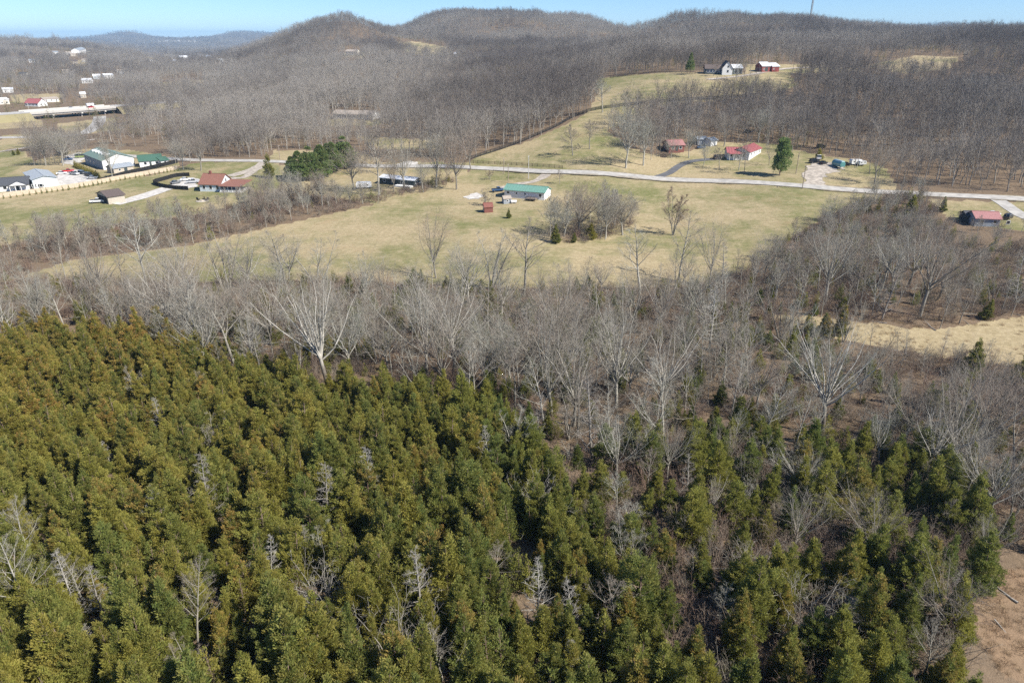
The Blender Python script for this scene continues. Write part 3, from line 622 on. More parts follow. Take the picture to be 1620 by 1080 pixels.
def sheet(name, poly, m, dz=.10, cell=.6):
    W = np.array([at(*p)[:2] for p in poly]); x0, y0 = W.min(0); x1, y1 = W.max(0); xs = np.arange(x0, x1+cell, cell); ys = np.arange(y0, y1+cell, cell)
    X, Y = np.meshgrid(xs, ys, indexing='ij'); cx, cy = X[:-1,:-1]+cell/2, Y[:-1,:-1]+cell/2
    wx = cx + (vnoise(cx/3, cy/3, 1)-.5)*2.5; wy = cy + (vnoise(cx/3, cy/3, 2)-.5)*2.5
    k = inpoly(wx.ravel(), wy.ravel(), [tuple(w) for w in W]).reshape(cx.shape); idx = np.arange(X.size).reshape(X.shape)
    F = np.stack([idx[:-1,:-1], idx[1:,:-1], idx[1:,1:], idx[:-1,1:]], -1)[k]; u, inv = np.unique(F, return_inverse=True)
    V = np.stack([X.ravel()[u], Y.ravel()[u], height(X.ravel()[u], Y.ravel()[u]) + dz], 1)
    return tag(link(name, raw_mesh(name, V, inv.reshape(-1, 4), [M[m]])), kind='structure')
strip('road', [(190,246),(300,253),(420,255),(500,258),(600,263),(690,263),(740,265),(800,268),(870,272),(1000,279),(1150,287),(1300,297),(1420,305),(1500,309),(1640,316),(1780,322)], 6.4, 'asphalt_old', .14)
plain('road_verge', (.27,.225,.15), scale=.5, var=.25)
strip('road_shoulder', [(190,246),(300,253),(420,255),(500,258),(600,263),(690,263),(740,265),(800,268),(870,272),(1000,279),(1150,287),(1300,297),(1420,305),(1500,309),(1640,316),(1780,322)], 8.2, 'road_verge', .09, edge=2.2)
strip('driveway', [(868,272),(858,281),(842,288),(815,292),(785,300)], 4.2, 'gravel', .11, edge=1.2)
sheet('gravel_pad', [(733,312),(752,305),(765,308),(760,315),(742,316)], 'pale_gravel')
strip('driveway', [(418,257),(404,267),(386,273),(362,279)], 6, 'gravel', .11, edge=1)
strip('driveway', [(364,282),(385,281),(402,270)], 3.5, 'gravel', .10, edge=1)
strip('driveway', [(180,323),(205,317),(235,308),(262,299),(275,295)], 8, 'pale_gravel', .11, edge=1)
sheet('gravel_yard', [(262,297),(285,283),(305,281),(318,285),(312,296),(290,298)], 'pale_gravel')
strip('driveway', [(1040,280),(1058,274),(1076,262),(1096,255),(1140,251)], 3.8, 'asphalt_dark', .11)
sheet('gravel_yard', [(1270,297),(1272,275),(1282,258),(1330,258),(1338,266),(1310,276),(1300,290),(1318,300),(1285,300)], 'gravel')
strip('driveway', [(1574,314),(1588,322),(1602,332),(1625,345),(1650,350)], 5, 'asphalt_old', .11)
sheet('gravel_lot', [(88,283),(96,272),(130,268),(150,276),(158,287),(120,297),(92,296)], 'pale_gravel')
sheet('gravel_lot', [(97,258),(104,246),(125,241),(140,246),(132,254),(118,262)], 'pale_gravel')
strip('lane', [(-60,246),(0,240),(60,231),(110,224),(150,221)], 4.5, 'gravel', .12, edge=1)
strip('underpass_road', [(158,184),(156,194),(146,204),(128,212),(90,216),(0,218),(-60,220)], 10, 'asphalt_old', .12)
strip('farm_drive', [(1120,126),(1160,122),(1200,116),(1260,108),(1340,103)], 5, 'gravel', .12, edge=1)
sheet('gravel_pad', [(625,262),(640,255),(662,256),(660,262),(640,264)], 'pale_gravel')

# ------------------------------------------------------------------ houses, barns and sheds
def windows(root, spec, wall_y=0.0, frame='white_trim', pane='dark_glass', ends=()):
    """spec: (centre x, sill z, width, height) on the front wall; each window a part, its pane a sub-part"""
    for x, z, w, h in spec:
        f = PM(); t = .12
        f.box(x-w/2-t, x+w/2+t, wall_y-.07, wall_y+.02, z-t, z).box(x-w/2-t, x+w/2+t, wall_y-.07, wall_y+.02, z+h, z+h+t).box(x-w/2-t, x-w/2, wall_y-.07, wall_y+.02, z, z+h).box(x+w/2, x+w/2+t, wall_y-.07, wall_y+.02, z, z+h)
        o = f.build('window', frame, root); PM().box(x-w/2, x+w/2, wall_y-.035, wall_y+.02, z, z+h).build('pane', pane, o)
def side_windows(root, spec, wall_x, s=1, frame='white_trim', pane='dark_glass'):
    for y, z, w, h in spec:
        f = PM(); t = .12; a, b = sorted((wall_x-.02*s, wall_x+.07*s)); c, d = sorted((wall_x-.02*s, wall_x+.035*s))
        f.box(a, b, y-w/2-t, y+w/2+t, z-t, z).box(a, b, y-w/2-t, y+w/2+t, z+h, z+h+t).box(a, b, y-w/2-t, y-w/2, z, z+h).box(a, b, y+w/2, y+w/2+t, z, z+h)
        o = f.build('window', frame, root); PM().box(c, d, y-w/2, y+w/2, z, z+h).build('pane', pane, o)
def door(root, x, w=1.0, h=2.05, m='dark_siding', y=0.0):
    o = PM().box(x-w/2, x+w/2, y-.06, y+.02, .1, h+.1).build('door', m, root); PM().box(x+w/2-.18, x+w/2-.08, y-.12, y-.06, 1.0, 1.1).build('handle', 'steel', o)
def place(A, B, name, label, cat, group=None):
    """root at the front left foot, x along the front from A to B (rows and columns of the photograph)"""
    p, q = at(*A), at(*B); L = math.hypot(q.x-p.x, q.y-p.y); rz = math.atan2(q.y-p.y, q.x-p.x)
    return p, L, rz
def house(A, B, W, h, rise, wall, roof, name, label, cat='house', group=None, along='x', wins=None, over=.45, ends=None, chimney=None, doors=(), length=None, pane='dark_glass', gable=None, clear=True):
    p, L, rz = place(A, B, name, label, cat)
    if length: L = length
    c, s = math.cos(rz), math.sin(rz)
    zs = [H1(p.x + c*u*L - s*v*W, p.y + s*u*L + c*v*W) for u in (0, .5, 1) for v in (0, .5, 1)]; z = sum(zs)/len(zs) if max(zs)-min(zs) < 1.5 else zs[0]*.5 + max(zs)*.5
    root = thing(name, label, cat, (p.x, p.y, z), rz, group)
    if p.y > 390: HIDES.append((A[0]-3, B[0]+3, A[1]-3, A[1] + (16 if p.y < 900 else 13)*ppm(p)*(.6 if p.y > 900 else .55 if 500 < A[0] < 600 else .75)))
    lo = min(zs) - z - .6; e = .18
    if along == 'x':
        w = PM().prism([(0,lo),(W,lo),(W,h),(W/2,h+rise),(0,h)], 0, L, 'x')
        r = PM(); k = rise/(W/2); yo = over
        r.prism([(-yo,h-k*yo+.03),(W/2,h+rise+.03),(W/2,h+rise+e+.03),(-yo,h-k*yo+e+.03)], -over, L+over, 'x').prism([(W+yo,h-k*yo+.03),(W/2+.004,h+rise+.03),(W/2+.004,h+rise+e+.03),(W+yo,h-k*yo+e+.03)], -over, L+over, 'x')
        cap = PM().box(-over, L+over, W/2-.14, W/2+.14, h+rise+e+.02, h+rise+e+.12)
    else:
        w = PM().prism([(0,lo),(L,lo),(L,h),(L/2,h+rise),(0,h)], 0, W, 'y')
        r = PM(); k = rise/(L/2); yo = over
        r.prism([(-yo,h-k*yo+.03),(L/2,h+rise+.03),(L/2,h+rise+e+.03),(-yo,h-k*yo+e+.03)], -over, W+over, 'y').prism([(L+yo,h-k*yo+.03),(L/2+.004,h+rise+.03),(L/2+.004,h+rise+e+.03),(L+yo,h-k*yo+e+.03)], -over, W+over, 'y')
        cap = PM().box(L/2-.14, L/2+.14, -over, W+over, h+rise+e+.02, h+rise+e+.12)
    w.build('wall', wall, root); ro = r.build('roof', roof, root); cap.build('ridge_cap', roof, ro)
    if wins is None: wins = [(L*(i+.5)/max(int(L/4), 2), 1.0, 1.2, 1.2) for i in range(max(int(L/4), 2))]
    windows(root, wins, pane=pane)
    if ends is None: ends = [(W*.3, 1.0, 1.0, 1.2), (W*.7, 1.0, 1.0, 1.2)]
    side_windows(root, ends, L, 1); side_windows(root, ends, 0, -1)
    for d in doors: door(root, *d)
    if 'metal' in roof:
        sm = PM(); nx = int((L+.9)/1.2) if along == 'x' else int((W+.9)/1.2)
        for i in range(nx+1):
            u = -over + .05 + i*1.2
            S_ = W if along == 'x' else L; e0 = h - k*over + e + .05; e1 = h + rise + e + .05
            if along == 'x': sm.bar((u, -over, e0), (u, S_/2-.15, e1-.02), .09, .07).bar((u, S_+over, e0), (u, S_/2+.15, e1-.02), .09, .07)
            else: sm.bar((-over, u, e0), (S_/2-.15, u, e1-.02), .09, .07).bar((S_+over, u, e0), (S_/2+.15, u, e1-.02), .09, .07)
        tag(sm.build('roof_seam', roof, ro), kind='stuff')
    if chimney: PM().box(chimney-.45, chimney+.45, W/2-.4, W/2+.4, h+rise-.4, h+rise+1.3).build('chimney', 'maroon_siding', ro)
    PLACED.append((p.x + c*L/2 - s*W/2, p.y + s*L/2 + c*W/2, max(L, W)*.55))
    return root, L
def porch(root, x0, x1, depth, h, roof, n=4, gable=True, floor='concrete'):
    PM().box(x0, x1, -depth, -.02, -.5, .25).build('porch_floor', floor, root)
    for i in range(n):
        x = x0+.15 + (x1-x0-.3)*i/(n-1); PM().box(x-.1, x+.1, -depth+.05, -depth+.25, .25, h).build('post', 'white_trim', root)
    if gable:
        m = (x0+x1)/2; g = (x1-x0)*.25; PM().prism([(x0-.3,h),(x1+.3,h),(x1+.3,h+.15),(m,h+g+.15),(x0-.3,h+.15)], -depth-.2, -.03, 'y').build('porch_roof', roof, root)
        PM().prism([(x0+.1,h+.12),(x1-.1,h+.12),(m,h+g)], -depth-.26, -depth-.205, 'y').build('porch_gable', 'white_trim', root)
    else: PM().prism([(-depth-.4,h),(-.02,h+.7),(-.02,h+.85),(-depth-.4,h+.15)], x0-.3, x1+.3, 'x').build('porch_roof', roof, root)

r, L = house((-30,306.5), (47,300), 9, 2.7, 2.4, 'white_siding', 'dark_shingle', 'ranch_house', 'white ranch house with dark slate roof and gabled porch behind the tan fence', wins=[(4,1.0,1.2,1.3),(9,1.0,1.2,1.3),(19.5,1.0,1.1,1.2),(22.3,1.0,1.1,1.2)], doors=[(13.6,)])
for x in (19.5, 22.3):
    for sx in (-.85, .85): PM().box(x+sx-.16, x+sx+.16, -.06, -.01, .95, 2.3).build('shutter', 'dark_trim', r)
porch(r, 11, 17.4, 2.6, 2.6, 'dark_shingle', 4)
r, L = house((54.5,299.5), (93,295), 22, 4.2, 1.1, 'blue_white_siding', 'grey_metal_roof', 'metal_building', 'large pale blue metal building with a low grey gable roof', 'building', along='y', wins=[], ends=[(5,1.6,1.4,1.2),(12,1.6,1.4,1.2)])
PM().box(L*.12, L*.42, -.06, .02, .05, 3.1).build('garage_door', 'white_trim', r); PM().box(L*.55, L*.85, -.06, .02, .05, 3.1).build('garage_door', 'white_trim', r)
r, L = house((136,259), (164,269), 15, 4.6, 2.6, 'grey_siding', 'dull_green_roof', 'workshop_building', 'long dull green roofed workshop with skylight strips and a bright end wall', 'building', wins=[(4,1.5,1.2,1),(10,1.5,1.2,1),(16,1.5,1.2,1)], ends=[])
PM().prism([(.1,-.5),(14.9,-.5),(14.9,4.55),(7.5,7.1),(.1,4.55)], L+.004, L+.12, 'x').build('sun_white_end_wall', 'white_siding', r)  # end sheet coloured white for the sun on it; other walls are grey
for i in range(5): PM().box(L*(.12+.17*i), L*(.12+.17*i)+.9, 3.2, 6.2, 4.6+1.1+.35, 4.6+1.1+1.25).build('skylight', 'white_roof', r)
house((181,275), (212,269.5), 6, 2.5, 1.3, 'tan_siding', 'grey_metal_roof', 'storage_shed', 'small grey roofed shed in front of the bright workshop end', 'shed', wins=[(3,1,.9,.9)], ends=[], doors=[(6,1.6)])
house((222,265), (258,261), 11, 2.8, 2.2, 'white_siding', 'deep_green_roof', 'cottage', 'white cottage with dark green roof beside the road', doors=[(5,)])
house((256,262), (268,260), 8, 2.4, 1.2, 'white_siding', 'deep_green_roof', 'garage', 'low green roofed annex at the cottage end', 'garage', wins=[(2,1,.9,.9)], ends=[])
r, L = house((172.5,323.5), (199,319), 11, 2.9, 1.5, 'tan_siding', 'brown_roof', 'pole_barn', 'open ended field barn with a dark brown roof and beige side', 'barn', wins=[], ends=[])
PM().box(-.06, .02, 1, 10, -.3, 2.7).build('bay_shade_panel', 'dark_trim', r)  # near-black panel on the closed end stands for the bay's inner shade
r, L = house((317,303), (350,303.5), 10, 3.0, 3.4, 'blue_white_siding', 'brown_shingle', 'farmhouse', 'white farmhouse with red brown shingle roof and wraparound porch', wins=[(2,1,1.1,1.4),(5,1,1.1,1.4),(8,1,1.1,1.4)], ends=[(3.2,1,1,1.4),(6.6,1,1,1.4),(5,3.4,1,1.2)], chimney=3)
PM().box(L+.02, L+9.5, -1.5, 8.5, -.8, .35).build('porch_floor', 'concrete', r)
PM().prism([(-2,2.6),(9,3.5),(9,3.65),(-2,2.75)], L+.02, L+10, 'x').build('porch_roof', 'brown_shingle', r)
for i in range(6): PM().box(L+.4+i*1.75, L+.62+i*1.75, -1.4, -1.18, .35, 2.66).build('post', 'white_trim', r)
rl = PM().box(L+.3, L+9.4, -1.36, -1.24, 1.1, 1.2).box(L+.3, L+9.4, -1.36, -1.24, .45, .52)
for i in range(40): rl.box(L+.4+i*.225, L+.5+i*.225, -1.34, -1.26, .52, 1.1)
rl.build('railing', 'white_trim', r)
r, L = house((798,312.5), (861,317), 7.6, 2.9, 1.5, 'white_siding', 'green_metal_roof', 'mobile_home', 'white mobile home with bright green metal roof and a rear deck', wins=[(1.6,1.5,1.0,.8),(5.2,1.5,.6,.7),(8.8,1.5,.6,.7),(15.2,1.2,1.0,1.1)], ends=[])
PM().box(-.05, L+.05, -.06, -.01, -.6, .5).build('skirting', 'white_trim', r)
PM().box(10.2, 14.2, -3.2, -.08, .55, .75).build('deck_floor', 'deck_wood', r)
for x in (10.3, 12.2, 14.1): PM().box(x-.07, x+.07, -3.15, -3.0, -.6, 1.75).build('post', 'deck_wood', r)
dr = PM().box(10.2, 14.2, -3.14, -3.06, 1.6, 1.7)
for i in range(18): dr.box(10.3+i*.22, 10.36+i*.22, -3.13, -3.08, .75, 1.6)
dr.build('railing', 'deck_wood', r)
for k in (0, 1):
    st = PM().bar((10.1-k*.0, -3.0+k*2.4, .6), (8.2, -3.0+k*2.4, -.5), .12).bar((10.1, -3.0+k*2.4, 1.7), (8.2, -3.0+k*2.4, .55), .08); st.build('stair_rail', 'white_trim', r)
house((766.5,337), (780,336), 3.4, 2.0, 1.2, 'maroon_siding', 'maroon_siding', 'garden_shed', 'little dark red shed on the lawn below the green roofed home', 'shed', wins=[], ends=[(1.7,.4,1.1,1.5)], over=.2)
house((797,323), (809,322), 3, 1.9, .8, 'grey_siding', 'tan_roof', 'tool_shed', 'small grey shed beside the green roofed home', 'shed', wins=[(1.5,.9,.6,.6)], ends=[], over=.2)
t = thing('propane_tank', 'white tank standing next to the small grey shed', 'tank', at(813, 322)); PM().cyl((-1.1,0,.8), (1.1,0,.8), .55, .55, 12).build('tank_shell', 'white_paint', t)
for x in (-.7, .7): PM().box(x-.1, x+.1, -.4, .4, -.2, .35).build('foot', 'concrete', t)
house((1058,242), (1082,241), 9, 2.8, 1.8, 'maroon_siding', 'pale_red_roof', 'brick_house', 'brick house with pale red roof half hidden by pink yard trees', doors=[(4,)])
r, L = house((1150,253), (1181,253), 8.5, 2.8, 1.8, 'white_siding', 'red_metal_roof', 'red_roofed_house', 'white house with red metal roof and dark front porch', wins=[(1.5,1,1.1,1.2),(7.5,1,1.1,1.2)], doors=[(5,)])
PM().prism([(-2.2,2.45),(-.02,2.8),(-.02,2.92),(-2.2,2.57)], .5, 6.5, 'x').build('porch_roof', 'red_metal_roof', r)
for i in range(4): PM().box(.7+1.85*i, .85+1.85*i, -2.1, -1.95, -.4, 2.45).build('post', 'white_trim', r)
house((1184,254), (1206,240), 8, 2.8, 1.8, 'white_siding', 'red_metal_roof', 'house_wing', 'red roofed white wing running back from the porch house', 'house', wins=[(3,1,1,1.1),(7,1,1,1.1),(11,1,1,1.1),(15,1,1,1.1)], length=17)
house((1103,230), (1118,229), 6, 2.3, 1.0, 'grey_siding', 'grey_metal_roof', 'carport', 'low grey roofed carport behind the asphalt drive', 'carport', wins=[], ends=[])
house((1124,232), (1134,229), 5, 2.3, 1.0, 'white_siding', 'grey_metal_roof', 'backyard_shed', 'white walled shed between the carport and the red roofed house', 'shed', wins=[], ends=[])
r, L = house((1115,117.5), (1140,117.5), 9, 3.2, 2.6, 'dark_siding', 'brown_roof', 'hill_lodge', 'dark glassy lodge wing at the end of the hilltop farmhouse', wins=[(2+2.2*i,.7,1.5,2.0) for i in range(5)], pane='blue_glass')
r, L = house((1142,119), (1158,119), 14, 4.0, 4.4, 'white_siding', 'brown_roof', 'hilltop_house', 'tall white gabled farmhouse on the hilltop lawn', along='y', wins=[(3.8,1,1.2,1.6),(3.8,4.2,1.1,1.3)], ends=[(4,1,1.6,1.4),(9,1,1.6,1.4)])
house((1159,118), (1174,117.5), 9, 3.6, 2.2, 'dark_siding', 'white_roof', 'garage_wing', 'white roofed garage with a wide dark opening beside the farmhouse', 'garage', wins=[(2.2,.2,2.4,2.6),(5.4,.2,2.4,2.6)])
house((1205,114.5), (1217,114), 9, 3.6, 2.4, 'red_siding', 'white_roof', 'red_barn', 'red barn with pale roof next to the hilltop farm', 'barn', wins=[(1.6,1,.9,.9)], doors=[(3.6,2.2,2.6,'dark_siding')])
house((1221,114), (1232,113.5), 9, 3.2, 2.0, 'red_siding', 'white_roof', 'red_stable', 'smaller red stable trailing behind the red barn', 'barn', wins=[(1.5,1,.8,.8)])
house((527,188.5), (570,189), 10, 3.0, 2.2, 'cream_siding', 'tan_roof', 'long_house', 'long low house with a row of blue windows deep in the woods', wins=[(2+2.1*i,.6,1.3,1.8) for i in range(8)], pane='blue_glass')
house((571,189), (589,190), 9, 3.0, 2.2, 'white_siding', 'tan_roof', 'house_annex', 'white annex at the end of the long woodland house', wins=[(2,1,1,1.2),(5,1,1,1.2)])
r, L = house((601,291), (655,296), 6.5, 2.6, .7, 'dark_siding', 'white_roof', 'trailer_home', 'white roofed trailer home behind the narrow pinkish tree', wins=[(2.5,1,1.2,1),(7,1,1.2,1),(11.5,1,1.2,1)])
PM().box(9.5, L-.3, -2.8, -.1, -.4, .5).build('deck_floor', 'white_trim', r)
house((1541,358), (1580,359), 7, 2.6, 1.5, 'grey_siding', 'pale_red_roof', 'red_roofed_cottage', 'cottage with faded red roof in front of the parked white car', wins=[(2,1,1,1.1),(6,1,1,1.1),(10,1,1,1.1)])
house((1528,352), (1540,352), 5, 2.2, 1.0, 'dark_siding', 'dark_shingle', 'dark_shed', 'dark little shed at the end of the faded red cottage', 'shed', wins=[], ends=[])
# distant buildings
house((40,168), (61,169), 12, 3.2, 4.0, 'white_siding', 'red_metal_roof', 'red_roofed_chapel', 'white building with steep red roof beyond the highway', 'house')
house((-8,166), (16,165), 14, 4.5, 1.6, 'cream_siding', 'white_roof', 'warehouse', 'pale warehouse at the far side of the highway', 'building')
house((5,147), (22,146.5), 12, 4, 1.6, 'white_siding', 'white_roof', 'white_store', 'white flat looking store behind the pale warehouse', 'building')
house((70,162), (94,161), 12, 3, 1.6, 'white_siding', 'tan_roof', 'roadside_store', 'long pale store just behind the bridge', 'building')
for k, (a, b, y, wl, rf, lb) in enumerate([(84,93,86,'white_siding','grey_metal_roof','white hillside house lowest in its row'), (104,114,87,'white_siding','tan_roof','white hillside house in the middle of its row'), (126,137,84.5,'white_siding','grey_metal_roof','big white hillside house highest in its row'), (138,147,84,'cream_siding','dark_shingle','dark roofed house ending the hillside row'), (112,121,89.5,'tan_siding','tan_roof','small cream house under the hillside row'), (130,139,99,'cream_siding','tan_roof','white house below the bare hillside cut'), (115,124,101,'tan_siding','brown_roof','cream house by the bare hillside cut'), (46,56,99.5,'white_siding','grey_metal_roof','lone white house on the wooded hillside'), (148,160,125.5,'blue_white_siding','white_roof','bluish house among the valley trees'), (166,181,125,'white_siding','white_roof','bright white valley house with a wide front'), (254,259,97,'white_siding','white_roof','tiny white house in the far valley'), (286,299,95,'white_siding','white_roof','wide white house amid the far valley woods'), (306,310,97,'white_siding','white_roof','tiny pale house between two far valley houses'), (325,338,95.5,'white_siding','white_roof','white house nearest the foot of the wooded hill'), (392,396,74,'white_siding','white_roof','pale speck of a house by the hill flank'), (547,565,88,'cream_siding','tan_roof','cream house among trees on the wooded slope'), (128,137,155,'tan_siding','white_roof','tan house in the trees past the highway'), (718,722,91,'white_siding','white_roof','tiny white house at the edge of the hill field'),(88,97,92,'white_siding','dark_shingle','white house a little below the hillside row'), (58,66,92,'tan_siding','tan_roof','pale house in the trees left of the hillside row'), (20,30,96,'tan_siding','tan_roof','cream house near the edge on the wooded hillside'), (30,42,122,'cream_siding','dark_shingle','white house over the dark valley pines'), (100,112,117,'tan_siding','tan_roof','cream valley house near the hillside foot'), (186,196,117,'white_siding','tan_roof','small white house behind the wide white valley house'), (215,223,108,'tan_siding','tan_roof','small white house on the valley floor'), (236,243,101,'white_siding','white_roof','far white house on the valley floor'), (272,279,101,'cream_siding','white_roof','pale house left of the wide white far house'), (345,352,99,'white_siding','white_roof','small house beside the hill foot trees'), (130,145,132,'white_siding','white_roof','white roadside building in front of the bluish house')]):
    W = 9; p, q = at(a, y), at(b, y); W = min(max((q-p).length*.6, 8), 16)
    house((a, y), (b, y), W, 4.2 if W < 12 else 6, W*.25, wl, rf, 'distant_house', lb, 'house', 'distant houses')
for k, (px, py) in enumerate([(180,67.5),(186,67),(252,66.5),(258,66.2),(264,66.6),(270,66),(277,66.4),(283,66.2),(292,66.6),(300,66.8),(308,67)]):
    p = at(px, py); s = p.length/1100
    t = thing('distant_building', ['white block on the farthest blue ridge', 'pale town block under the blue hills'][k > 1] + ', ' + nth(k if k < 2 else k-2) + ' from the valley side', 'building', (p.x, p.y, p.z-1), rng.uniform(-.3, .3), 'far town blocks', s*.6); w_ = rng.uniform(1.2, 2.6)
    PM().box(-w_, w_, -2, 2, 0, 2.4).build('wall', 'cream_siding', t); PM().prism([(-2.3,2.42),(0,3.6),(2.3,2.42)], -w_-.2, w_+.2, 'x').build('roof', ('tan_roof', 'white_roof', 'grey_metal_roof')[k % 3], t)

# ------------------------------------------------------------------ highway bridge
def highway():
    pa, pb = at(50, 190), at(186, 180); z = max(pa.z, pb.z) + 5.6
    d = (pb - pa); d.z = 0; L = d.length; rz = math.atan2(d.y, d.x)
    root = thing('highway_bridge', 'concrete highway overpass on slim piers with a long deck', 'bridge', (pa.x, pa.y, z), rz)
    PM().box(0, L, 0, 24, -1.3, 0).build('deck', 'bridge_concrete', root)
    PM().box(0, L, -.004, .45, .002, .95).build('parapet', 'concrete', root); PM().box(0, L, 23.55, 24.004, .002, .95).build('parapet', 'concrete', root); PM().box(0, L, 11.8, 12.2, .002, .9).build('median_barrier', 'concrete', root)
    PM().box(0, L, .5, 23.5, .006, .03).build('road_surface', 'asphalt_old', root)
    for y in (1.2, 5, 9, 15, 19, 22.6): PM().box(.3, L-.3, y-.3, y+.3, -2.5, -1.302).build('girder', 'bridge_concrete', root)
    for t in (.25, .58, .86):
        b = PM().box(L*t-.7, L*t+.7, 0, 24, -3.5, -2.502).build('pier_cap', 'concrete', root)
        for y in (2.5, 8.8, 15.2, 21.5): PM().cyl((L*t, y, -10.5), (L*t, y, -3.502), .55, k=10).build('pier', 'concrete', root)
    # the approaches: earth banks carrying the road on both sides
    for name, x0, x1 in (('highway_bank', -260, -.02), ('highway_bank', L+.02, L+170)):
        V, F = [], []; n = 40; wob = random.Random(3)
        c, s = math.cos(rz), math.sin(rz)
        for i in range(n+1):
            x = x0 + (x1-x0)*i/n
            for y, zz in ((-16, -9.5), (-1.5, -.1), (25.5, -.1), (40, -9.5)): V.append((pa.x + c*x - s*y, pa.y + s*x + c*y, z + zz))
        for i in range(n):
            for j in range(3): a = i*4+j; F.append((a, a+1, a+5, a+4))
        m_, nt, b = mat('bank_grass'); k = N(nt); cc = k.coord(); k.link(k.mix(k.noise(.15, 5, .65, cc), (.22,.20,.09), (.36,.30,.17)), b.inputs['Base Color'])
        tag(link(name, raw_mesh(name, V, F, [m_])), kind='structure')
        Vr = []
        for i in range(n+1):
            x = x0 + (x1-x0)*i/n
            for y in (.3, 8, 16, 23.7): Vr.append((pa.x + c*x - s*y, pa.y + s*x + c*y, z + .01))
        tag(link('highway', raw_mesh('highway', Vr, F, [M['asphalt_old']])), kind='structure')
    return root, pa, z, rz, L
HB = highway(); HIDES.append((-60, 200, 165, 214)); HIDES.append((-60, 60, 180, 232)); HIDES.append((1362, 1524, 96, 126))

# ------------------------------------------------------------------ vehicles
def vehicle(kind, colour, label, cat, p, rz, group=None, roof=None):
    t = thing(kind, label, cat, p, rz, group); L, W = {'pickup': (5.4, 1.9), 'suv': (4.8, 1.9), 'car': (4.5, 1.8), 'van': (5.4, 2.0), 'box_truck': (8.0, 2.4)}[kind]
    prof = {'car': [(-2.2,.35),(2.2,.35),(2.25,.7),(2.1,.85),(1.0,.95),(-1.5,.98),(-2.2,.9)], 'suv': [(-2.4,.4),(2.4,.4),(2.4,.85),(2.2,1.0),(1.1,1.08),(-2.3,1.1),(-2.4,.9)], 'pickup': [(-2.7,.5),(2.7,.5),(2.7,.9),(2.5,1.08),(1.2,1.15),(-2.7,1.15)], 'van': [(-2.7,.4),(2.7,.4),(2.7,.9),(2.4,1.1),(1.9,1.2),(-2.7,1.2)], 'box_truck': [(-4,.55),(4,.55),(4,1.2),(3.8,1.3),(2.2,1.3),(-4,1.0)]}[kind]
    cab = {'car': [(-1.6,.96),(1.0,.94),(.3,1.42),(-1.0,1.44)], 'suv': [(-2.2,1.08),(1.1,1.06),(.4,1.68),(-2.0,1.72)], 'pickup': [(-.6,1.13),(1.2,1.13),(.6,1.75),(-.45,1.78)], 'van': [(-2.65,1.18),(1.9,1.18),(1.2,2.05),(-2.5,2.1)], 'box_truck': [(2.3,1.28),(3.75,1.28),(3.3,2.15),(2.3,2.2)]}[kind]
    PM().prism(prof, -W/2, W/2, 'y').build('body', colour, t)
    PM().prism(cab, -W/2+.10, W/2-.10, 'y').build('cabin_glass', 'dark_glass', t)
    z = max(q[1] for q in cab); xs = sorted(q[0] for q in cab if q[1] > z-.1); PM().box(xs[0]-.08, xs[1]+.02, -W/2+.12, W/2-.12, z-.03, z+.06).build('roof_panel', roof or colour, t)
    if kind == 'box_truck': PM().box(-4, 2.1, -W/2, W/2, 1.002, 3.4).build('cargo_box', 'white_paint', t)
    if kind == 'pickup': PM().box(-2.6, -.75, -W/2+.18, W/2-.18, 1.13, 1.165).build('truck_bed', 'black_plastic', t)
    for x in (-L*.31, L*.31):
        for y in (-W/2+.08, W/2-.08):
            w = PM().cyl((x, y-.11, .34), (x, y+.11, .34), .34, k=12).build('wheel', 'tyre', t); PM().cyl((x, y-.125, .34), (x, y+.125, .34), .19, k=8).build('rim', 'rim', w)
    for y in (-W/2+.3, W/2-.3):
        PM().box(prof[2][0]-.06, prof[2][0]+.03, y-.16, y+.16, .66, .82).build('headlight', 'lamp_glass', t); PM().box(-prof[1][0]-.03, -prof[1][0]+.06, y-.12, y+.12, .7, .85).build('tail_light', 'red_paint', t)
    return t
def park(kind, colour, px, py, deg, label, cat, group=None, roof=None):
    p = at(px, py); p.z += .12; return vehicle(kind, colour, label, cat, p, R(deg), group, roof)
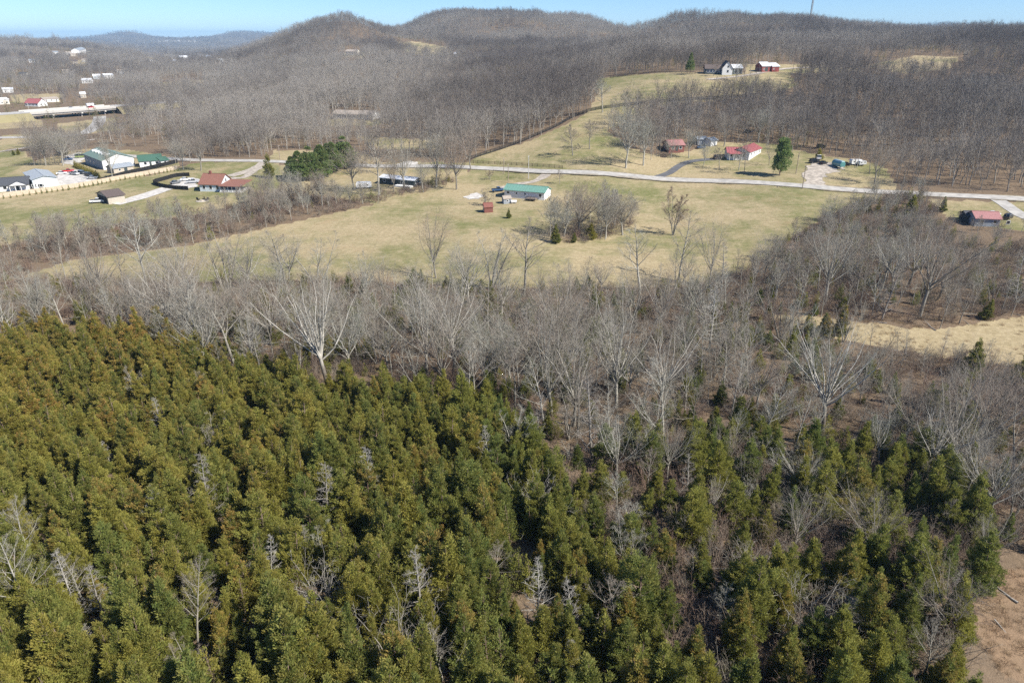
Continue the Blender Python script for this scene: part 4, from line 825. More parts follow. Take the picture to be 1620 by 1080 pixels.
for a in [('pickup','red_paint',108,273,30,'red pickup on the gravel lot beside the blue metal building','pickup'), ('car','white_paint',98,276,20,'white car next to the red pickup','car'), ('pickup','silver_paint',118,277,-25,'silver truck left of the long brown hedge','pickup'), ('suv','grey_paint',131,276,-25,'grey car parked against the brown hedge','car'), ('suv','black_paint',142,279,-20,'dark car in the corner of the gravel lot','car'), ('car','silver_paint',147,283,10,'silver car at the front edge of the gravel lot','car'),
 ('pickup','blue_paint',107,254,8,'dark blue pickup on the pale upper gravel','pickup'), ('van','green_paint',128,250,20,'green yellow van near the workshop roof','van'), ('pickup','white_paint',155,321,15,'white pickup at the open end of the brown barn','pickup'), ('car','white_paint',294,286,30,'white car among the clutter inside the black fence','car'), ('car','grey_paint',278,291,60,'grey car behind the black yard fence','car'), ('pickup','silver_paint',305,290,20,'silver pickup beside the farmhouse yard','pickup'),
 ('pickup','blue_paint',788,303,15,'blue pickup at the end of the green roofed home','pickup'), ('car','blue_paint',1109,235,10,'dark blue car by the grey carport','car'), ('suv','black_paint',1133,251,60,'black car at the far end of the asphalt drive','car'), ('suv','black_paint',1288,258,10,'dark green truck parked in front of a white van','truck'), ('van','white_paint',1294,252,75,'white van behind the dark truck','van'), ('car','black_paint',1302,260,35,'black car beside the dark truck on the gravel','car'), ('suv','black_paint',1299,234,15,'dark vehicle at the edge of the woods','car'),
 ('car','white_paint',1571,341,8,'white sedan on the grass behind the faded red cottage','car'), ('suv','black_paint',1594,346,40,'black car beside the white sedan','car'), ('car','black_paint',1338,262,10,'small dark car next to the teal boat','car'), ('car','black_paint',1183,210,10,'dark car under the trees upslope of the red roofs','car')]: park(*a)
def on_deck(kind, colour, x, y, label, cat):
    root, pa, z, rz, L = HB; c, s = math.cos(rz), math.sin(rz); vehicle(kind, colour, label, cat, (pa.x + c*x - s*y, pa.y + s*x + c*y, z+.03), rz)
LB = HB[4]
on_deck('box_truck', 'white_paint', LB*.80, 17, 'white box truck crossing the bridge', 'truck'); on_deck('van', 'red_paint', LB*.73, 6, 'red truck on the bridge ahead of the white one', 'truck'); on_deck('van', 'white_paint', -20, 14, 'white van on the highway before the bridge', 'van'); on_deck('car', 'silver_paint', LB*.56, 17, 'silver car trailing far behind the white box truck', 'car')
# boat, trailers, camper
p = at(1325, 265); t = thing('covered_boat', 'tall boat under a pale teal cover on the gravel yard', 'boat', p, R(100))
PM().prism([(-1.1,.8),(1.1,.8),(1.25,2.0),(.8,2.9),(-.8,2.9),(-1.25,2.0)], -3.4, 3.0, 'x').build('hull', 'teal_paint', t); PM().prism([(-.85,2.9),(.85,2.9),(.5,3.3),(-.5,3.3)], -3.3, 2.6, 'x').build('cover', 'pale_teal', t)
PM().bar((-2.5,0,.6), (5,0,.5), .15).build('trailer_beam', 'steel', t)
for y in (-1, 1): PM().cyl((-.8,y-.12,.35), (-.8,y+.12,.35), .36, k=12).build('wheel', 'tyre', t)
def trailer(px, py, deg, L, W, h, m, label, name, cat):
    p = at(px, py); t = thing(name, label, cat, p, R(deg)); b = PM().prism([(-L/2,.6),(L/2,.6),(L/2,h-.5),(L/2-.5,h),(-L/2+.3,h),(-L/2,h-.4)], -W/2, W/2, 'y').build('body', m, t)
    PM().bar((L/2,0,.5), (L/2+1.2,0,.45), .12).build('hitch', 'steel', t)
    for y in (-W/2+.1, W/2-.1): PM().cyl((0,y-.12,.35), (0,y+.12,.35), .35, k=12).build('wheel', 'tyre', t)
    for x in (-L/4, L/4): f = PM().box(x-.5, x+.5, -W/2-.04, -W/2+.02, 1.3, 1.9).build('window', 'white_trim', t); PM().box(x-.42, x+.42, -W/2-.06, -W/2+.01, 1.36, 1.84).build('pane', 'dark_glass', f)
trailer(1353, 261, 5, 5, 2.3, 2.5, 'white_paint', 'white trailer near the dark trunked lawn tree', 'utility_trailer', 'trailer')
trailer(576, 298, 8, 6.5, 2.4, 2.7, 'white_paint', 'white camper parked beside the trailer home', 'camper', 'camper')
trailer(1362, 262, 20, 4, 2, 2.2, 'silver_paint', 'small silver trailer touching the white one', 'utility_trailer', 'trailer')

# ------------------------------------------------------------------ fences, poles, mast
def fence(name, label, pix, h, span, post, rail, boards, bw=.14, pw=.14, solid=False):
    L = smooth_line([at(*q) for q in pix], span); Z = height(L[:,0], L[:,1]); n = len(L)
    root = thing(name, label, 'fence', (L[0][0], L[0][1], Z[0])); o = np.array([L[0][0], L[0][1], Z[0]]); P = np.c_[L, Z] - o
    pm = PM().box(-pw/2, pw/2, -pw/2, pw/2, -.3, h+.08).mesh('post', post); rz = math.atan2(L[-1][1]-L[0][1], L[-1][0]-L[0][0])
    for q in P: k = link('post', pm, root, q); k.rotation_euler[2] = rz
    if solid:
        for i in range(n-1): PM().bar(P[i] + [0, 0, h/2], P[i+1] + [0, 0, h/2], .05, h-.08).build('fence_panel', rail, root)
    else:
        m = PM()
        for i in range(n-1):
            for j in range(boards): z = h*(j+.75)/boards; m.bar(P[i] + [0, 0, z], P[i+1] + [0, 0, z], .05, bw)
        tag(m.build('rail', rail, root), kind='stuff')
fence('board_fence', 'long black board fence climbing the pasture hill', [(741,254),(770,244),(830,223),(880,201),(905,187),(935,176),(980,169),(1060,161),(1160,155),(1240,149)], 1.7, 3.0, 'black_board', 'black_board', 4, .26, .18)
fence('rail_fence', 'brown rail fence beside the road verge', [(744,258),(800,261),(850,264),(890,267)], 1.4, 2.6, 'brown_rail', 'brown_rail', 3)
fence('rail_fence', 'dark fence along the top edge of the hill pasture', [(965,124),(1010,119),(1060,116),(1100,118)], 1.5, 3.5, 'brown_rail', 'brown_rail', 3, .2)
fence('privacy_fence', 'tan wooden privacy fence behind the row of small shrubs', [(-40,318),(0,313),(60,305),(128,295.5),(200,282),(281,268)], 1.9, 2.6, 'weathered_wood', 'weathered_wood', 1, solid=True)
fence('screen_fence', 'black screen fence behind the tan privacy fence', [(158,289),(200,277),(240,268),(281,258)], 2.0, 3.0, 'black_board', 'black_board', 1, solid=True)
fence('yard_fence', 'black solid fence enclosing the cluttered yard', [(300,279),(280,280),(262,285),(243,291),(258,297),(280,300),(298,301)], 1.8, 2.6, 'black_board', 'black_board', 1, solid=True)
L_ = smooth_line([at(*q) for q in [(-25,318),(0,315),(60,307),(128,297.5),(200,284),(281,270)]], 2.0)
for i, q in enumerate(L_):
    plant(f'small_cedar_{i % 3}', 'garden_shrub', 'narrow dark shrub against the tan fence, ' + nth(i) + ' from the ranch house end', 'shrub', (q[0]+rng.normal(0, .22), q[1]-.6, H1(q[0], q[1]-.6)-.1), rng.uniform(.30, .54), None, 'clipped shrubs along the tan fence', .1, rng.uniform(0, .3), wide=.75)
L_ = smooth_line([at(*q) for q in [(119,264),(156,282)]], 1.8)
for i, q in enumerate(L_): plant(f'small_cedar_{rng.randint(3)}', 'hedge_shrub', 'brownish hedge shrub above the gravel lot, ' + nth(i) + ' from the road end', 'shrub', (q[0], q[1], H1(q[0], q[1])-.1), rng.uniform(.6, .75), None, 'hedge shrubs above the gravel lot', .8, rng.uniform(.5, 1), wide=1.3)
def pole(px, py, top, label, m='pole_wood', arms=1, name='utility_pole', lamp=False):
    p = at(px, py); xc, yc = (px-810)/FPX, -(top-540)/FPX; h = CZ + (-sP + yc*cP)/(cP + yc*sP)*p.y - p.z; h = min(max(h, 6), 14)
    t = thing(name, label, 'pole', p, R(75)); PM().cyl((0,0,-.5), (0,0,h), .17, .11, 8).build('pole', m, t)
    for i in range(arms):
        a = PM().box(-1.2, 1.2, -.06, .06, h-.5-i*.9, h-.38-i*.9).build('crossarm', m, t)
        for x in (-1.1, -.4, .4, 1.1): PM().cyl((x,0,h-.378-i*.9), (x,0,h-.2-i*.9), .05, k=6).build('insulator', 'concrete', a)
    PM().cyl((.25,0,h-2.0), (.25,0,h-1.2), .2, k=8).build('transformer', 'steel', t)
for a in [(836,283,246,'pale utility pole by the driveway mouth','concrete'), (804,289,259,'brown utility pole above the green roofed home'), (443,252,230,'utility pole beyond the dense pine clump'), (1269,299,262,'utility pole between road and gravel drive'), (1259,275,241,'utility pole beside the tall dark pine'), (176,224,206,'double armed utility pole above the workshop','concrete',2), (214,232,212,'utility pole in the trees over the green cottage'), (797,275,250,'thin pole on the road verge'), (78,177,158,'tall pale sign pole beside the bridge','concrete'), (47,178,163,'pale lamp pole on the highway shoulder','concrete')]: pole(*a)
p = at(1279, 46); t = thing('radio_mast', 'thin lattice radio mast on the wooded hilltop', 'mast', (p.x, p.y, p.z)); m = PM(); hm = 85; w = 1.3
for k in range(3):
    a = 2*math.pi*k/3; PM().cyl((w*math.cos(a), w*math.sin(a), -1), (w*math.cos(a), w*math.sin(a), hm), .26, k=6).build('leg', 'pole_wood', t)
    b = 2*math.pi*(k+1)/3
    for i in range(30):
        z0, z1 = i*hm/30, (i+1)*hm/30; m.bar((w*math.cos(a), w*math.sin(a), z0), (w*math.cos(b), w*math.sin(b), z1), .2); m.bar((w*math.cos(a), w*math.sin(a), z1), (w*math.cos(b), w*math.sin(b), z1), .2)
tag(m.build('brace', 'pole_wood', t), kind='stuff')
# fire pit and chairs on the left lawn
p = at(320, 318); t = thing('fire_pit', 'round stone fire pit pad on the lawn', 'fire pit', p); PM().cyl((0,0,-.3), (0,0,.10), 2.4, k=20).build('pad', 'stone', t); PM().cyl((0,0,.1), (0,0,.45), .6, .55, 12).build('stone_ring', 'stone', t)
for k, (dx, dy, dg) in enumerate([(-1.6,.4,90), (.1,1.5,0), (1.7,.3,-80)]):
    t = thing('lawn_chair', ['black lawn chair on the barn side of the fire pit', 'black lawn chair behind the fire pit', 'black lawn chair on the house side of the fire pit'][k], 'chair', (p.x+dx, p.y+dy, p.z+.1), R(dg), 'chairs round the fire pit')
    PM().box(-.4, .4, -.4, .4, .38, .46).build('seat', 'black_plastic', t); PM().bar((0,.36,.45), (0,.62,1.25), .78, .06).build('backrest', 'black_plastic', t)
    for x in (-.4, .4):
        PM().box(x-.06, x+.06, -.4, .45, .62, .67).build('armrest', 'black_plastic', t)
        for y in (-.35, .35): PM().box(x-.05, x+.05, y-.05, y+.05, 0, .62).build('leg', 'black_plastic', t)
G_BIG, G_SNAG = 'notable bare trees', 'dead grey trees among the cedars'
def hand(key, px, py, top, name, label, cat, nat, wide=1.0, clear=2.0, br=.4, rn=None, group=None, lean=(0, 0)):
    """a tree whose foot stands at a column and row of the photograph; TOP is the row its tip reaches"""
    p = at(px, py); xc, yc = (px-810)/FPX, -(top-540)/FPX
    d = (cP + yc*sP, -sP + yc*cP); h = CZ + d[1]/d[0]*p.y - p.z; s = max(h, .5)/nat
    if p.y > 200 and key[:3] in ('oak', 'sli', 'mul'): key = 'mid_' + key.split('_')[0] + '_' + str(int(key[-1]) % (4 if key[0] == 'o' else 3))
    PLACED.append((p.x, p.y, clear)); p.z -= .1
    LANDMARKS.append((p.x, p.y, re.split(r' (?:at|in|beside|with|among|above|behind|between|of|to|on|by|over|near|against|along|before|facing|rising|from|standing|directly|where|east|wedged|leaning|next|below|past|under|half|ending|tucked|that|and) ', label)[0]))
    return plant(key, name, label, cat, p, s, None, group, br, rn, lean, wide)
P_BAND = [(1045,700),(1200,705),(1440,735),(1510,800),(1480,850),(1300,805),(1050,775)]
P_RIM = [(1330,490),(1760,480),(1760,640),(1480,640),(1330,560)]
P_COT = [(1480,312),(1760,318),(1760,400),(1520,385),(1490,350)]
P_THICK = [(868,366),(890,352),(930,342),(985,336),(1002,352),(985,372),(940,384),(900,388),(872,380)]
H_OAK, H_SLIM, H_MULTI, H_SNAG = 17.0, 14.0, 12.5, 9.0
for a in [
 ('oak_0', 975, 645, 485, 'bare_tree', 'wide crowned pale grey bare tree with low sweeping limbs, right hand one of a pair', 1.0, 4),
 ('oak_1', 873, 655, 490, 'bare_tree', 'tall pale bare tree with drooping lower limbs, directly behind the dark cedars', .95, 4),
 ('sycamore_0', 1300, 690, 530, 'sycamore_tree', 'white limbed bare tree with a dark forked trunk at the cedar edge', 1.05, 5),
 ('oak_2', 1553, 722, 590, 'bare_tree', 'grey bare tree with dense fine crown beside the shaded brown thicket', 1.0, 4),
 ('sycamore_1', 520, 612, 455, 'sycamore_tree', 'broad whitish bare tree with many spreading limbs above the bronze cedars', 1.15, 5),
 ('oak_3', 675, 592, 438, 'bare_tree', 'tall bare tree with straight whitish trunk and open fan of limbs', 1.0, 4),
 ('slim_0', 372, 575, 450, 'bare_tree', 'slender pale trunked bare tree leaning at the top of the cedar slope', 1.5, 3),
 ('slim_1', 318, 560, 432, 'bare_tree', 'pale double forked bare tree between two leaning whitish trees', 1.5, 2),
 ('slim_2', 296, 562, 445, 'bare_tree', 'whitish leaning bare tree with long swept branches over the cedars', 1.6, 2),
 ('slim_3', 1048, 690, 560, 'bare_tree', 'thin white stemmed tree leaning in the brown brush', 1.2, 2),
 ('snag_0', 1122, 552, 452, 'dead_tree', 'bright white dead snag with short crooked branches in the wood', 1.5, 3),
 ('snag_1', 833, 575, 478, 'dead_tree', 'white forked snag standing in brown brush behind the twin trees', 1.5, 2),
 ('multi_0', 778, 456, 345, 'bare_tree', 'dark multi stemmed bare tree against the straw field edge', 1.2, 4),
 ('slim_4', 828, 470, 345, 'bare_tree', 'single upright bare tree next to the dark multi stemmed one', 1.5, 3),
 ('oak_1', 690, 440, 335, 'bare_tree', 'open crowned bare tree with pale trunk at the field edge', .9, 3),
 ('multi_1', 362, 470, 345, 'bare_tree', 'dark spreading multi stemmed tree on the near edge of the long field', 1.3, 3),
 ('slim_1', 235, 462, 330, 'bare_tree', 'tall pale bare tree standing alone where the hedgerow meets the field', 1.4, 3),
 ('slim_2', 452, 460, 352, 'bare_tree', 'bare tree with upswept dark stems before the green field', 1.5, 3),
 ('multi_2', 505, 465, 358, 'bare_tree', 'bushy multi stemmed bare tree in the field margin', 1.2, 3),
 ('slim_3', 1012, 465, 350, 'bare_tree', 'loose grey bare tree rising in front of the wide field', 1.5, 3),
 ('oak_2', 1122, 452, 348, 'bare_tree', 'dark open limbed tree at the corner of the straw field', .8, 3),
 ('slim_0', 1072, 445, 335, 'bare_tree', 'tall thin bare tree between the field bush and the wood', 1.3, 2),
 ('multi_0', 1065, 372, 290, 'bare_tree', 'brown upright bare tree standing alone in the straw field', 1.1, 3),
 ('oak_0', 1455, 500, 350, 'bare_tree', 'large dark leaning bare tree above the tan clearing', 1.2, 5),
 ('oak_3', 1305, 478, 350, 'bare_tree', 'broad pale limbed tree in the thicket over the clearing', 1.1, 4),
 ('oak_1', 690, 296, 212, 'bare_tree', 'large round crowned roadside tree behind the white trailer home', 1.1, 4),
 ('oak_2', 722, 300, 216, 'bare_tree', 'large roadside tree with a thick leaning trunk by the field corner', 1.0, 4),
 ('slim_4', 600, 312, 208, 'bare_tree', 'tall narrow pinkish tree in front of the white camper', 1.4, 3),
 ('oak_0', 915, 372, 292, 'bare_tree', 'huge spreading bare tree within the field thicket', 1.35, 5),
 ('multi_1', 970, 362, 305, 'bare_tree', 'wide many stemmed tree on the back of the field thicket', 1.4, 4),
 ('oak_3', 990, 266, 172, 'bare_tree', 'big dark twin trunked tree on the pasture above the road', 1.0, 5),
 ('oak_1', 1030, 240, 165, 'bare_tree', 'round bare tree behind the big twin trunked pasture tree', 1.0, 4),
 ('slim_3', 906, 246, 196, 'bare_tree', 'slim pale tree alone on the pasture slope', 1.6, 2),
 ('slim_2', 933, 236, 190, 'bare_tree', 'small rounded bare tree upslope of the slim pasture tree', 1.7, 2),
 ('slim_0', 953, 178, 122, 'bare_tree', 'tall leafless tree beside the dark fence on the hill pasture', 1.6, 3),
 ('oak_2', 1383, 291, 226, 'bare_tree', 'spreading dark trunked tree on the lawn beside the gravel drive', 1.1, 4),
 ('oak_0', 1062, 250, 222, 'bare_tree', 'pinkish rounded yard tree in front of the hidden red roof', 1.2, 3),
 ('oak_3', 1113, 262, 226, 'bare_tree', 'bare yard tree beside the asphalt drive', 1.0, 3),
 ('slim_1', 1138, 268, 232, 'bare_tree', 'thin bare tree on the front lawn of the red roofed house', 1.4, 2),
 ('slim_2', 1168, 270, 232, 'bare_tree', 'thin bare lawn tree nearest the red roofed house gable', 1.4, 2),
 ('oak_2', 745, 268, 205, 'bare_tree', 'round crowned bare tree at the foot of the black board fence', 1.1, 4),
 ('oak_0', 640, 300, 228, 'bare_tree', 'wide bare tree shading the trailer home', 1.1, 4),
 ('oak_3', 1018, 262, 188, 'bare_tree', 'tall bare tree between the pasture and the asphalt drive', 1.1, 4),
 ('oak_1', 1090, 250, 205, 'bare_tree', 'bare tree towering behind the pale red roof', 1.1, 3),
 ('oak_2', 1200, 226, 172, 'bare_tree', 'large bare tree rising behind the red roofed house', 1.1, 3),
 ('oak_0', 1145, 232, 180, 'bare_tree', 'bare tree behind the grey carport', 1.1, 3),
 ('slim_3', 1187, 118, 92, 'bare_tree', 'bare tree between the hilltop house and the red barn', 1.5, 2),
 ('slim_1', 1128, 121, 95, 'bare_tree', 'bare tree before the dark lodge wing', 1.5, 2),
 ('oak_3', 1165, 128, 98, 'bare_tree', 'bare tree below the hilltop house', 1.2, 2),
 ('oak_1', 985, 372, 310, 'bare_tree', 'dense bare tree at the road side of the field thicket', 1.5, 3),
 ('oak_2', 892, 374, 318, 'bare_tree', 'broad bare tree at the barn side of the field thicket', 1.5, 3),
 ('oak_3', 560, 300, 236, 'bare_tree', 'bare tree just below the roadside pines', 1.2, 4),
 ('multi_2', 775, 284, 264, 'bare_tree', 'little bare tree near the bend of the house driveway', 1.4, 1),
 ('slim_4', 885, 292, 268, 'bare_tree', 'sapling beside the end of the curved driveway', 1.4, 1),
 ('multi_0', 768, 325, 296, 'bare_tree', 'low rounded pink twigged tree by the gravel pad', 1.7, 2),
 ('oak_1', 72, 262, 208, 'bare_tree', 'rounded grey tree behind the metal sided building', 1.4, 4),
 ('oak_3', 100, 262, 206, 'bare_tree', 'dense grey tree overhanging the gravel lot', 1.3, 4),
 ('oak_0', 60, 240, 190, 'bare_tree', 'grey tree below the highway bridge at the lawn edge', 1.4, 4),
 ('oak_2', 178, 285, 222, 'bare_tree', 'thin bare tree in front of the white metal building', .8, 3),
 ('oak_1', 318, 270, 215, 'bare_tree', 'pink tinged bare tree at the end of the dark fence', 1.2, 4),
 ('oak_3', 290, 268, 220, 'bare_tree', 'low spreading bare tree above the walled yard', 1.2, 4),
 ]:
    nat = {'oak': H_OAK, 'syc': 17.0, 'sli': 14.0, 'mul': 12.5, 'sna': 9.0}[a[0][:3]]
    hand(a[0], a[1], a[2], a[3], a[4], a[5], 'tree', nat, a[6], a[7])
# dead stems and snags among the cedars
for i, (px, py, top, lab) in enumerate([
 (120,965,868,'leaning white dead stem at the brown gap in the cedars'), (133,952,880,'shorter pale dead stem beside the leaning white one'),
 (168,985,890,'white dead tree with fan of bare branches below the brown gap'), (432,928,850,'pale fan shaped dead tree in the middle of the dense cedars'),
 (395,930,880,'thin dead stem beside the pale fan shaped dead tree'), (486,880,825,'white dead spire behind a large bushy dead tree'),
 (515,890,830,'white spiky dead stem near the bronze cedars'), (667,985,865,'tall straight white snag with drooping side branches'),
 (783,925,862,'pale dead tree above a heap of fallen branches'), (850,985,880,'straight white snag with whorled branches beside a rusty cedar'),
 (905,1010,915,'grey white snag in the dark gap between two cedars'), (950,990,895,'forked white snag before a black shadow'),
 (180,745,695,'small white dead tree high on the cedar slope'), (340,715,650,'thin white dead spire on the upper cedar slope'),
 (738,850,800,'short grey dead tree wedged between tall cedars'), (1135,1000,930,'dead grey stem in the mixed brush'),
 (150,1035,985,'broken grey stem near the lowest cedars'), (1085,795,720,'bare grey stem by the pinkish trail'),
 (980,850,780,'pale double stem beside the pinkish trail'), (970,855,800,'slight dead stem leaning over the trail edge'),
 (300,1075,1010,'branchy pale stem at the bottom of the cedar stand'), (900,1080,1010,'grey stem cluster in front of a lime cedar'),
 (1325,1010,930,'whitish stem in the lower brush'), (470,830,775,'fine grey stem rising from the olive cedars'),
 (260,700,630,'low grey fan of dead twigs on the upper slope'), (700,1075,1000,'thin pale stem in the lowest cedar row')]):
    key = ('snag_0', 'slim_5', 'snag_1', 'snag_2', 'slim_6', 'snag_3', 'multi_1')[i % 7]
    hand(key, px, py, top, 'dead_tree', lab, 'dead tree', {'sn': H_SNAG, 'sl': 14.0, 'mu': 12.5}[key[:2]], 1.2 if key[1] == 'n' else 1.5, 1.8, rn=.2 + .3*(i % 3))
for px, py, top, lab in [(632,1055,970,'bushy white dead cedar with bristling branches'), (512,962,890,'large pale bushy dead tree beside the orange cedar'), (1265,1000,930,'whitish bushy dead tree in the lower thicket'), (840,815,760,'grey bushy dead shrub beside the trail'), (1190,920,870,'tangled grey dead bush below the pinkish gap')]:
    hand('dead_bush_0' if px < 900 else 'dead_bush_1', px, py, top, 'dead_tree', lab, 'dead tree', 5.5, 1.1, 2.4)
# evergreens set by hand
pg = 'white pines in the roadside clump'
for i, (px, py, top, lab) in enumerate([(475,287,240,'dense green pine at the near end of the roadside clump'), (492,284,232,'full green pine standing second in the roadside clump'), (510,280,230,'broad middle pine of the roadside clump'), (528,274,226,'tall green pine near the far end of the clump'), (546,266,216,'tallest yellow green pine ending the roadside clump'), (463,282,248,'short pine tucked behind the near end of the clump'), (520,268,228,'pine half hidden at the back of the roadside clump')]):
    hand(f'pine_{i % 3}', px, py, top, 'pine_tree', lab, 'pine tree', 14.0, 1.45, 3, br=.8, group=pg)
hand('tall_pine', 1233, 278, 219, 'pine_tree', 'tall dark loose pine on the lawn beside the gravel drive', 'pine tree', 15.0, .9, 4, br=.2)
hand('pine_0', 1091, 118, 84, 'pine_tree', 'dull green pine at the farmhouse lawn on the hill', 'pine tree', 14.0, .8, 4, br=.9)
for px, py, top, lab, w in [(427,282,240,'yellow green cedar beside the driveway loop',.8), (880,384,352,'dark evergreen at the foot of the field thicket',1.3), (935,378,350,'dark green shrubby cedar under the spreading field tree',1.6), (908,384,366,'low yellow green cedar at the thicket tip',1.3), (1438,345,305,'dark round cedar in the roadside thicket',1.4), (1490,335,308,'small dark cedar by the red roofed cottage lawn',1.2), (805,345,328,'small dark cedar near the red shed',1.0), (1330,530,478,'rust green cedar at the clearing edge',1.2), (1305,535,495,'dark green cedar before the rust green one',1.1), (1535,600,530,'broad olive cedar at the clearing rim',1.1), (1612,615,552,'dark cedar past the end of the tan clearing',1.2), (1295,252,232,'low dark cedar behind the parked vehicles',1.5), (100,268-22,236-22,'round dark evergreen on the lawn beneath the bridge road',1.4), (22,246,236,'small round evergreen on the upper lawn',1.3), (30,245,234,'second round evergreen by the upper lawn road',1.3), (1560,505,470,'low dark cedar on the clearing back edge',1.3)]:
    hand(f'cedar_{int(px) % 8}', px, py, top, 'cedar_tree', lab, 'cedar tree', 9.0, w, 2, br=.35 if 'rust' not in lab else .9)
# named cedars with their own colour in the stand
for px, py, top, lab, br in [(375,880,795,'large rust brown cedar in the heart of the dense stand',1.0), (437,985,918,'bright orange yellow cedar beside the pale dead trees',1.15), (855,905,850,'copper topped cedar above the straight white snag',1.0), (160,965,905,'brownish cedar along the brown gap',.8), (700,860,825,'red topped dead looking cedar between taller green ones',1.1), (770,640,580,'very dark green cedar at the top corner of the stand',.0), (735,680,575,'tall blackish green cedar by the trail end',.0), (990,1010,925,'tall gold green cedar in front of black shadow',.8), (905,1085,1010,'lime green cedar with white stems before it',.3), (1240,1080,985,'big olive cedar in the bottom brush',.4), (1095,830,735,'large full green cedar beside the pinkish gap',.25), (1205,860,800,'upright green cedar behind the tangled dead bush',.3), (1395,800,720,'dark tall cedar facing the brown thicket',.15), (1545,930,830,'shaded dark cedar on the rim of the tan patch',.1)]:
    hand(f'cedar_{int(px) % 8}', px, py, top, 'cedar_tree', lab, 'cedar tree', 9.0, 1.05, 2.2, br=br)

# --- the cedar stand
a = grid(34, 175, 2.75, .8, 47); px = a[3] + (vnoise(a[0]/9, a[1]/9, 51)-.5)*110; py = a[4] + (vnoise(a[0]/9, a[1]/9, 52)-.5)*60
dense = inpoly(px, py, P_CEDAR); mixd = inpoly(px, py, P_MIX); wood = inpoly(px, py, P_WOOD)
gap = np.zeros(len(px), bool)
for p in P_BARE: gap |= inpoly(px, py, p)
u = rng.uniform(0, 1, len(px)); clump = vnoise(a[0]/11, a[1]/11, 21)
k = (dense & (u < .93)) | (mixd & (u < .27 + .26*(clump > .48))) | (inpoly(px, py, P_BAND) & (u < .66)) | (wood & (u < .09 + .20*(clump > .52)))
k &= ~gap & clear_of(a) & (py < 1500) & ~inpoly(px, py, P_RIM)
C = keep(a, k); cw = wood[k]; cm = mixd[k]
n = len(C[0])
csc = np.clip(rng.normal(.84, .18, n), .45, 1.22)*np.where(cw, .62, 1.0); csc *= .9 + .2*vnoise(C[0]/20, C[1]/20, 33)
left = np.clip((850 - C[3])/600, 0, 1)
upper = np.clip((900 - C[4])/350, .25, 1)
cbr = np.clip(.10 + .75*left*upper*rng.uniform(.3, 1.2, n) + .55*(rng.uniform(0, 1, n) < .13) + .25*(vnoise(C[0]/14, C[1]/14, 8)-.5), 0, 1.1); cbr[cw] *= .5
crn = np.clip(rng.uniform(-.3, 1.0, n) + .30*left, 0, 1)
cvi = rng.randint(0, 8, n)
vis = (C[3] > -60) & (C[3] < 1680) & (C[4] < 1230)
size = np.where(vis, csc/C[5], 0); order = np.argsort(-size)
N_IND = 265
def cedar_label(i):
    z = ('in the mixed brush thicket' if cm[i] else 'in the bare wood' if cw[i] else 'in the dense cedar stand')
    h = 'copper tipped' if cbr[i] > .75 else 'bronze tinted' if cbr[i] > .48 else 'olive' if crn[i] > .5 else 'dark green'
    s = 'tall' if csc[i] > .93 else 'medium' if csc[i] > .76 else 'small'
    return f'{s} {h} cedar crowded {z}', f'{s} {h} cedars {z}'
near = lambda A, i: min((lx-A[0][i])**2 + (ly-A[1][i])**2 for lx, ly, _ in LANDMARKS)
for i in sorted(order[:N_IND], key=lambda i: near(C, i)):
    lb, gp = cedar_label(i); lb = whereabouts(lb.split(' crowded')[0], C[0][i], C[1][i])
    plant(f'cedar_{cvi[i]}', 'cedar_tree', lb, 'cedar tree', (C[0][i], C[1][i], C[2][i]-.1), csc[i], None, gp, cbr[i], crn[i], (rng.normal(0, .06), rng.normal(0, .06)), rng.uniform(.85, 1.2))
rest = order[N_IND:]
f = grid(34, 175, 2.5, .5, 47); k = inpoly(f[3], f[4], P_CEDAR) & (rng.uniform(0, 1, len(f[0])) < .55) & (f[4] < 1500) & clear_of(f)
for p in P_BARE: k &= ~inpoly(f[3], f[4], p)
f = keep(f, k); m_ = len(f[0]); lf = np.clip((850 - f[3])/600, 0, 1)
mass('cedar_thicket', 'dense mass of smaller green cedars filling the stand', np.concatenate([np.stack([C[0][rest], C[1][rest], C[2][rest]-.1], 1), np.stack([f[0], f[1], f[2]-.1], 1)]), [f'cedar_{i}' for i in range(8)] + [f'small_cedar_{i}' for i in range(3)], np.r_[cvi[rest], 8 + rng.randint(0, 3, m_)], np.r_[csc[rest], rng.uniform(.75, 1.25, m_)], np.r_[cbr[rest], .1 + .5*lf*rng.uniform(0, 1.2, m_)], np.r_[crn[rest], rng.uniform(0, 1, m_)])

# --- bare trees of the wood, the hedgerows and the field margins
a = grid(45, 330, 5.0, .48, 46); px, py = a[3], a[4]
wood = inpoly(px, py, P_WOOD); hedge = inpoly(px, py, P_HEDGE); mixd = inpoly(px, py, P_MIX); dense = inpoly(px, py, P_CEDAR)
u = rng.uniform(0, 1, len(px)); cl = vnoise(a[0]/16, a[1]/16, 44)
k = (wood & (u < .92 - .50*(a[1] > 150)*(px < 1180))) | (hedge & (u < .42 + .38*(cl > .5))) | (mixd & (u < .55)) | (dense & (u < .085)) | (inpoly(px, py, P_THICK) & (u < .7))
k &= ~(inpoly(px, py, P_COT) & (u > .06)) & clear_of(a, .6) & (py < 1150) & (px > -260) & (px < 1880)
B = keep(a, k); bw = wood[k]; bh = hedge[k]; bm = mixd[k]; bd = dense[k]; n = len(B[0])
keys = ['slim_0','slim_1','slim_5','slim_6','slim_4','multi_0','multi_1','multi_2','oak_0','oak_4','oak_2','oak_5','sycamore_0','snag_1','mid_slim_0','mid_slim_1','mid_slim_2','mid_multi_0','mid_multi_1','mid_oak_0','mid_oak_1','mid_oak_2','mid_oak_3']
nat = np.array([14]*5 + [12.5]*3 + [17]*4 + [17, 9.0] + [14]*3 + [12.5]*2 + [17]*4)
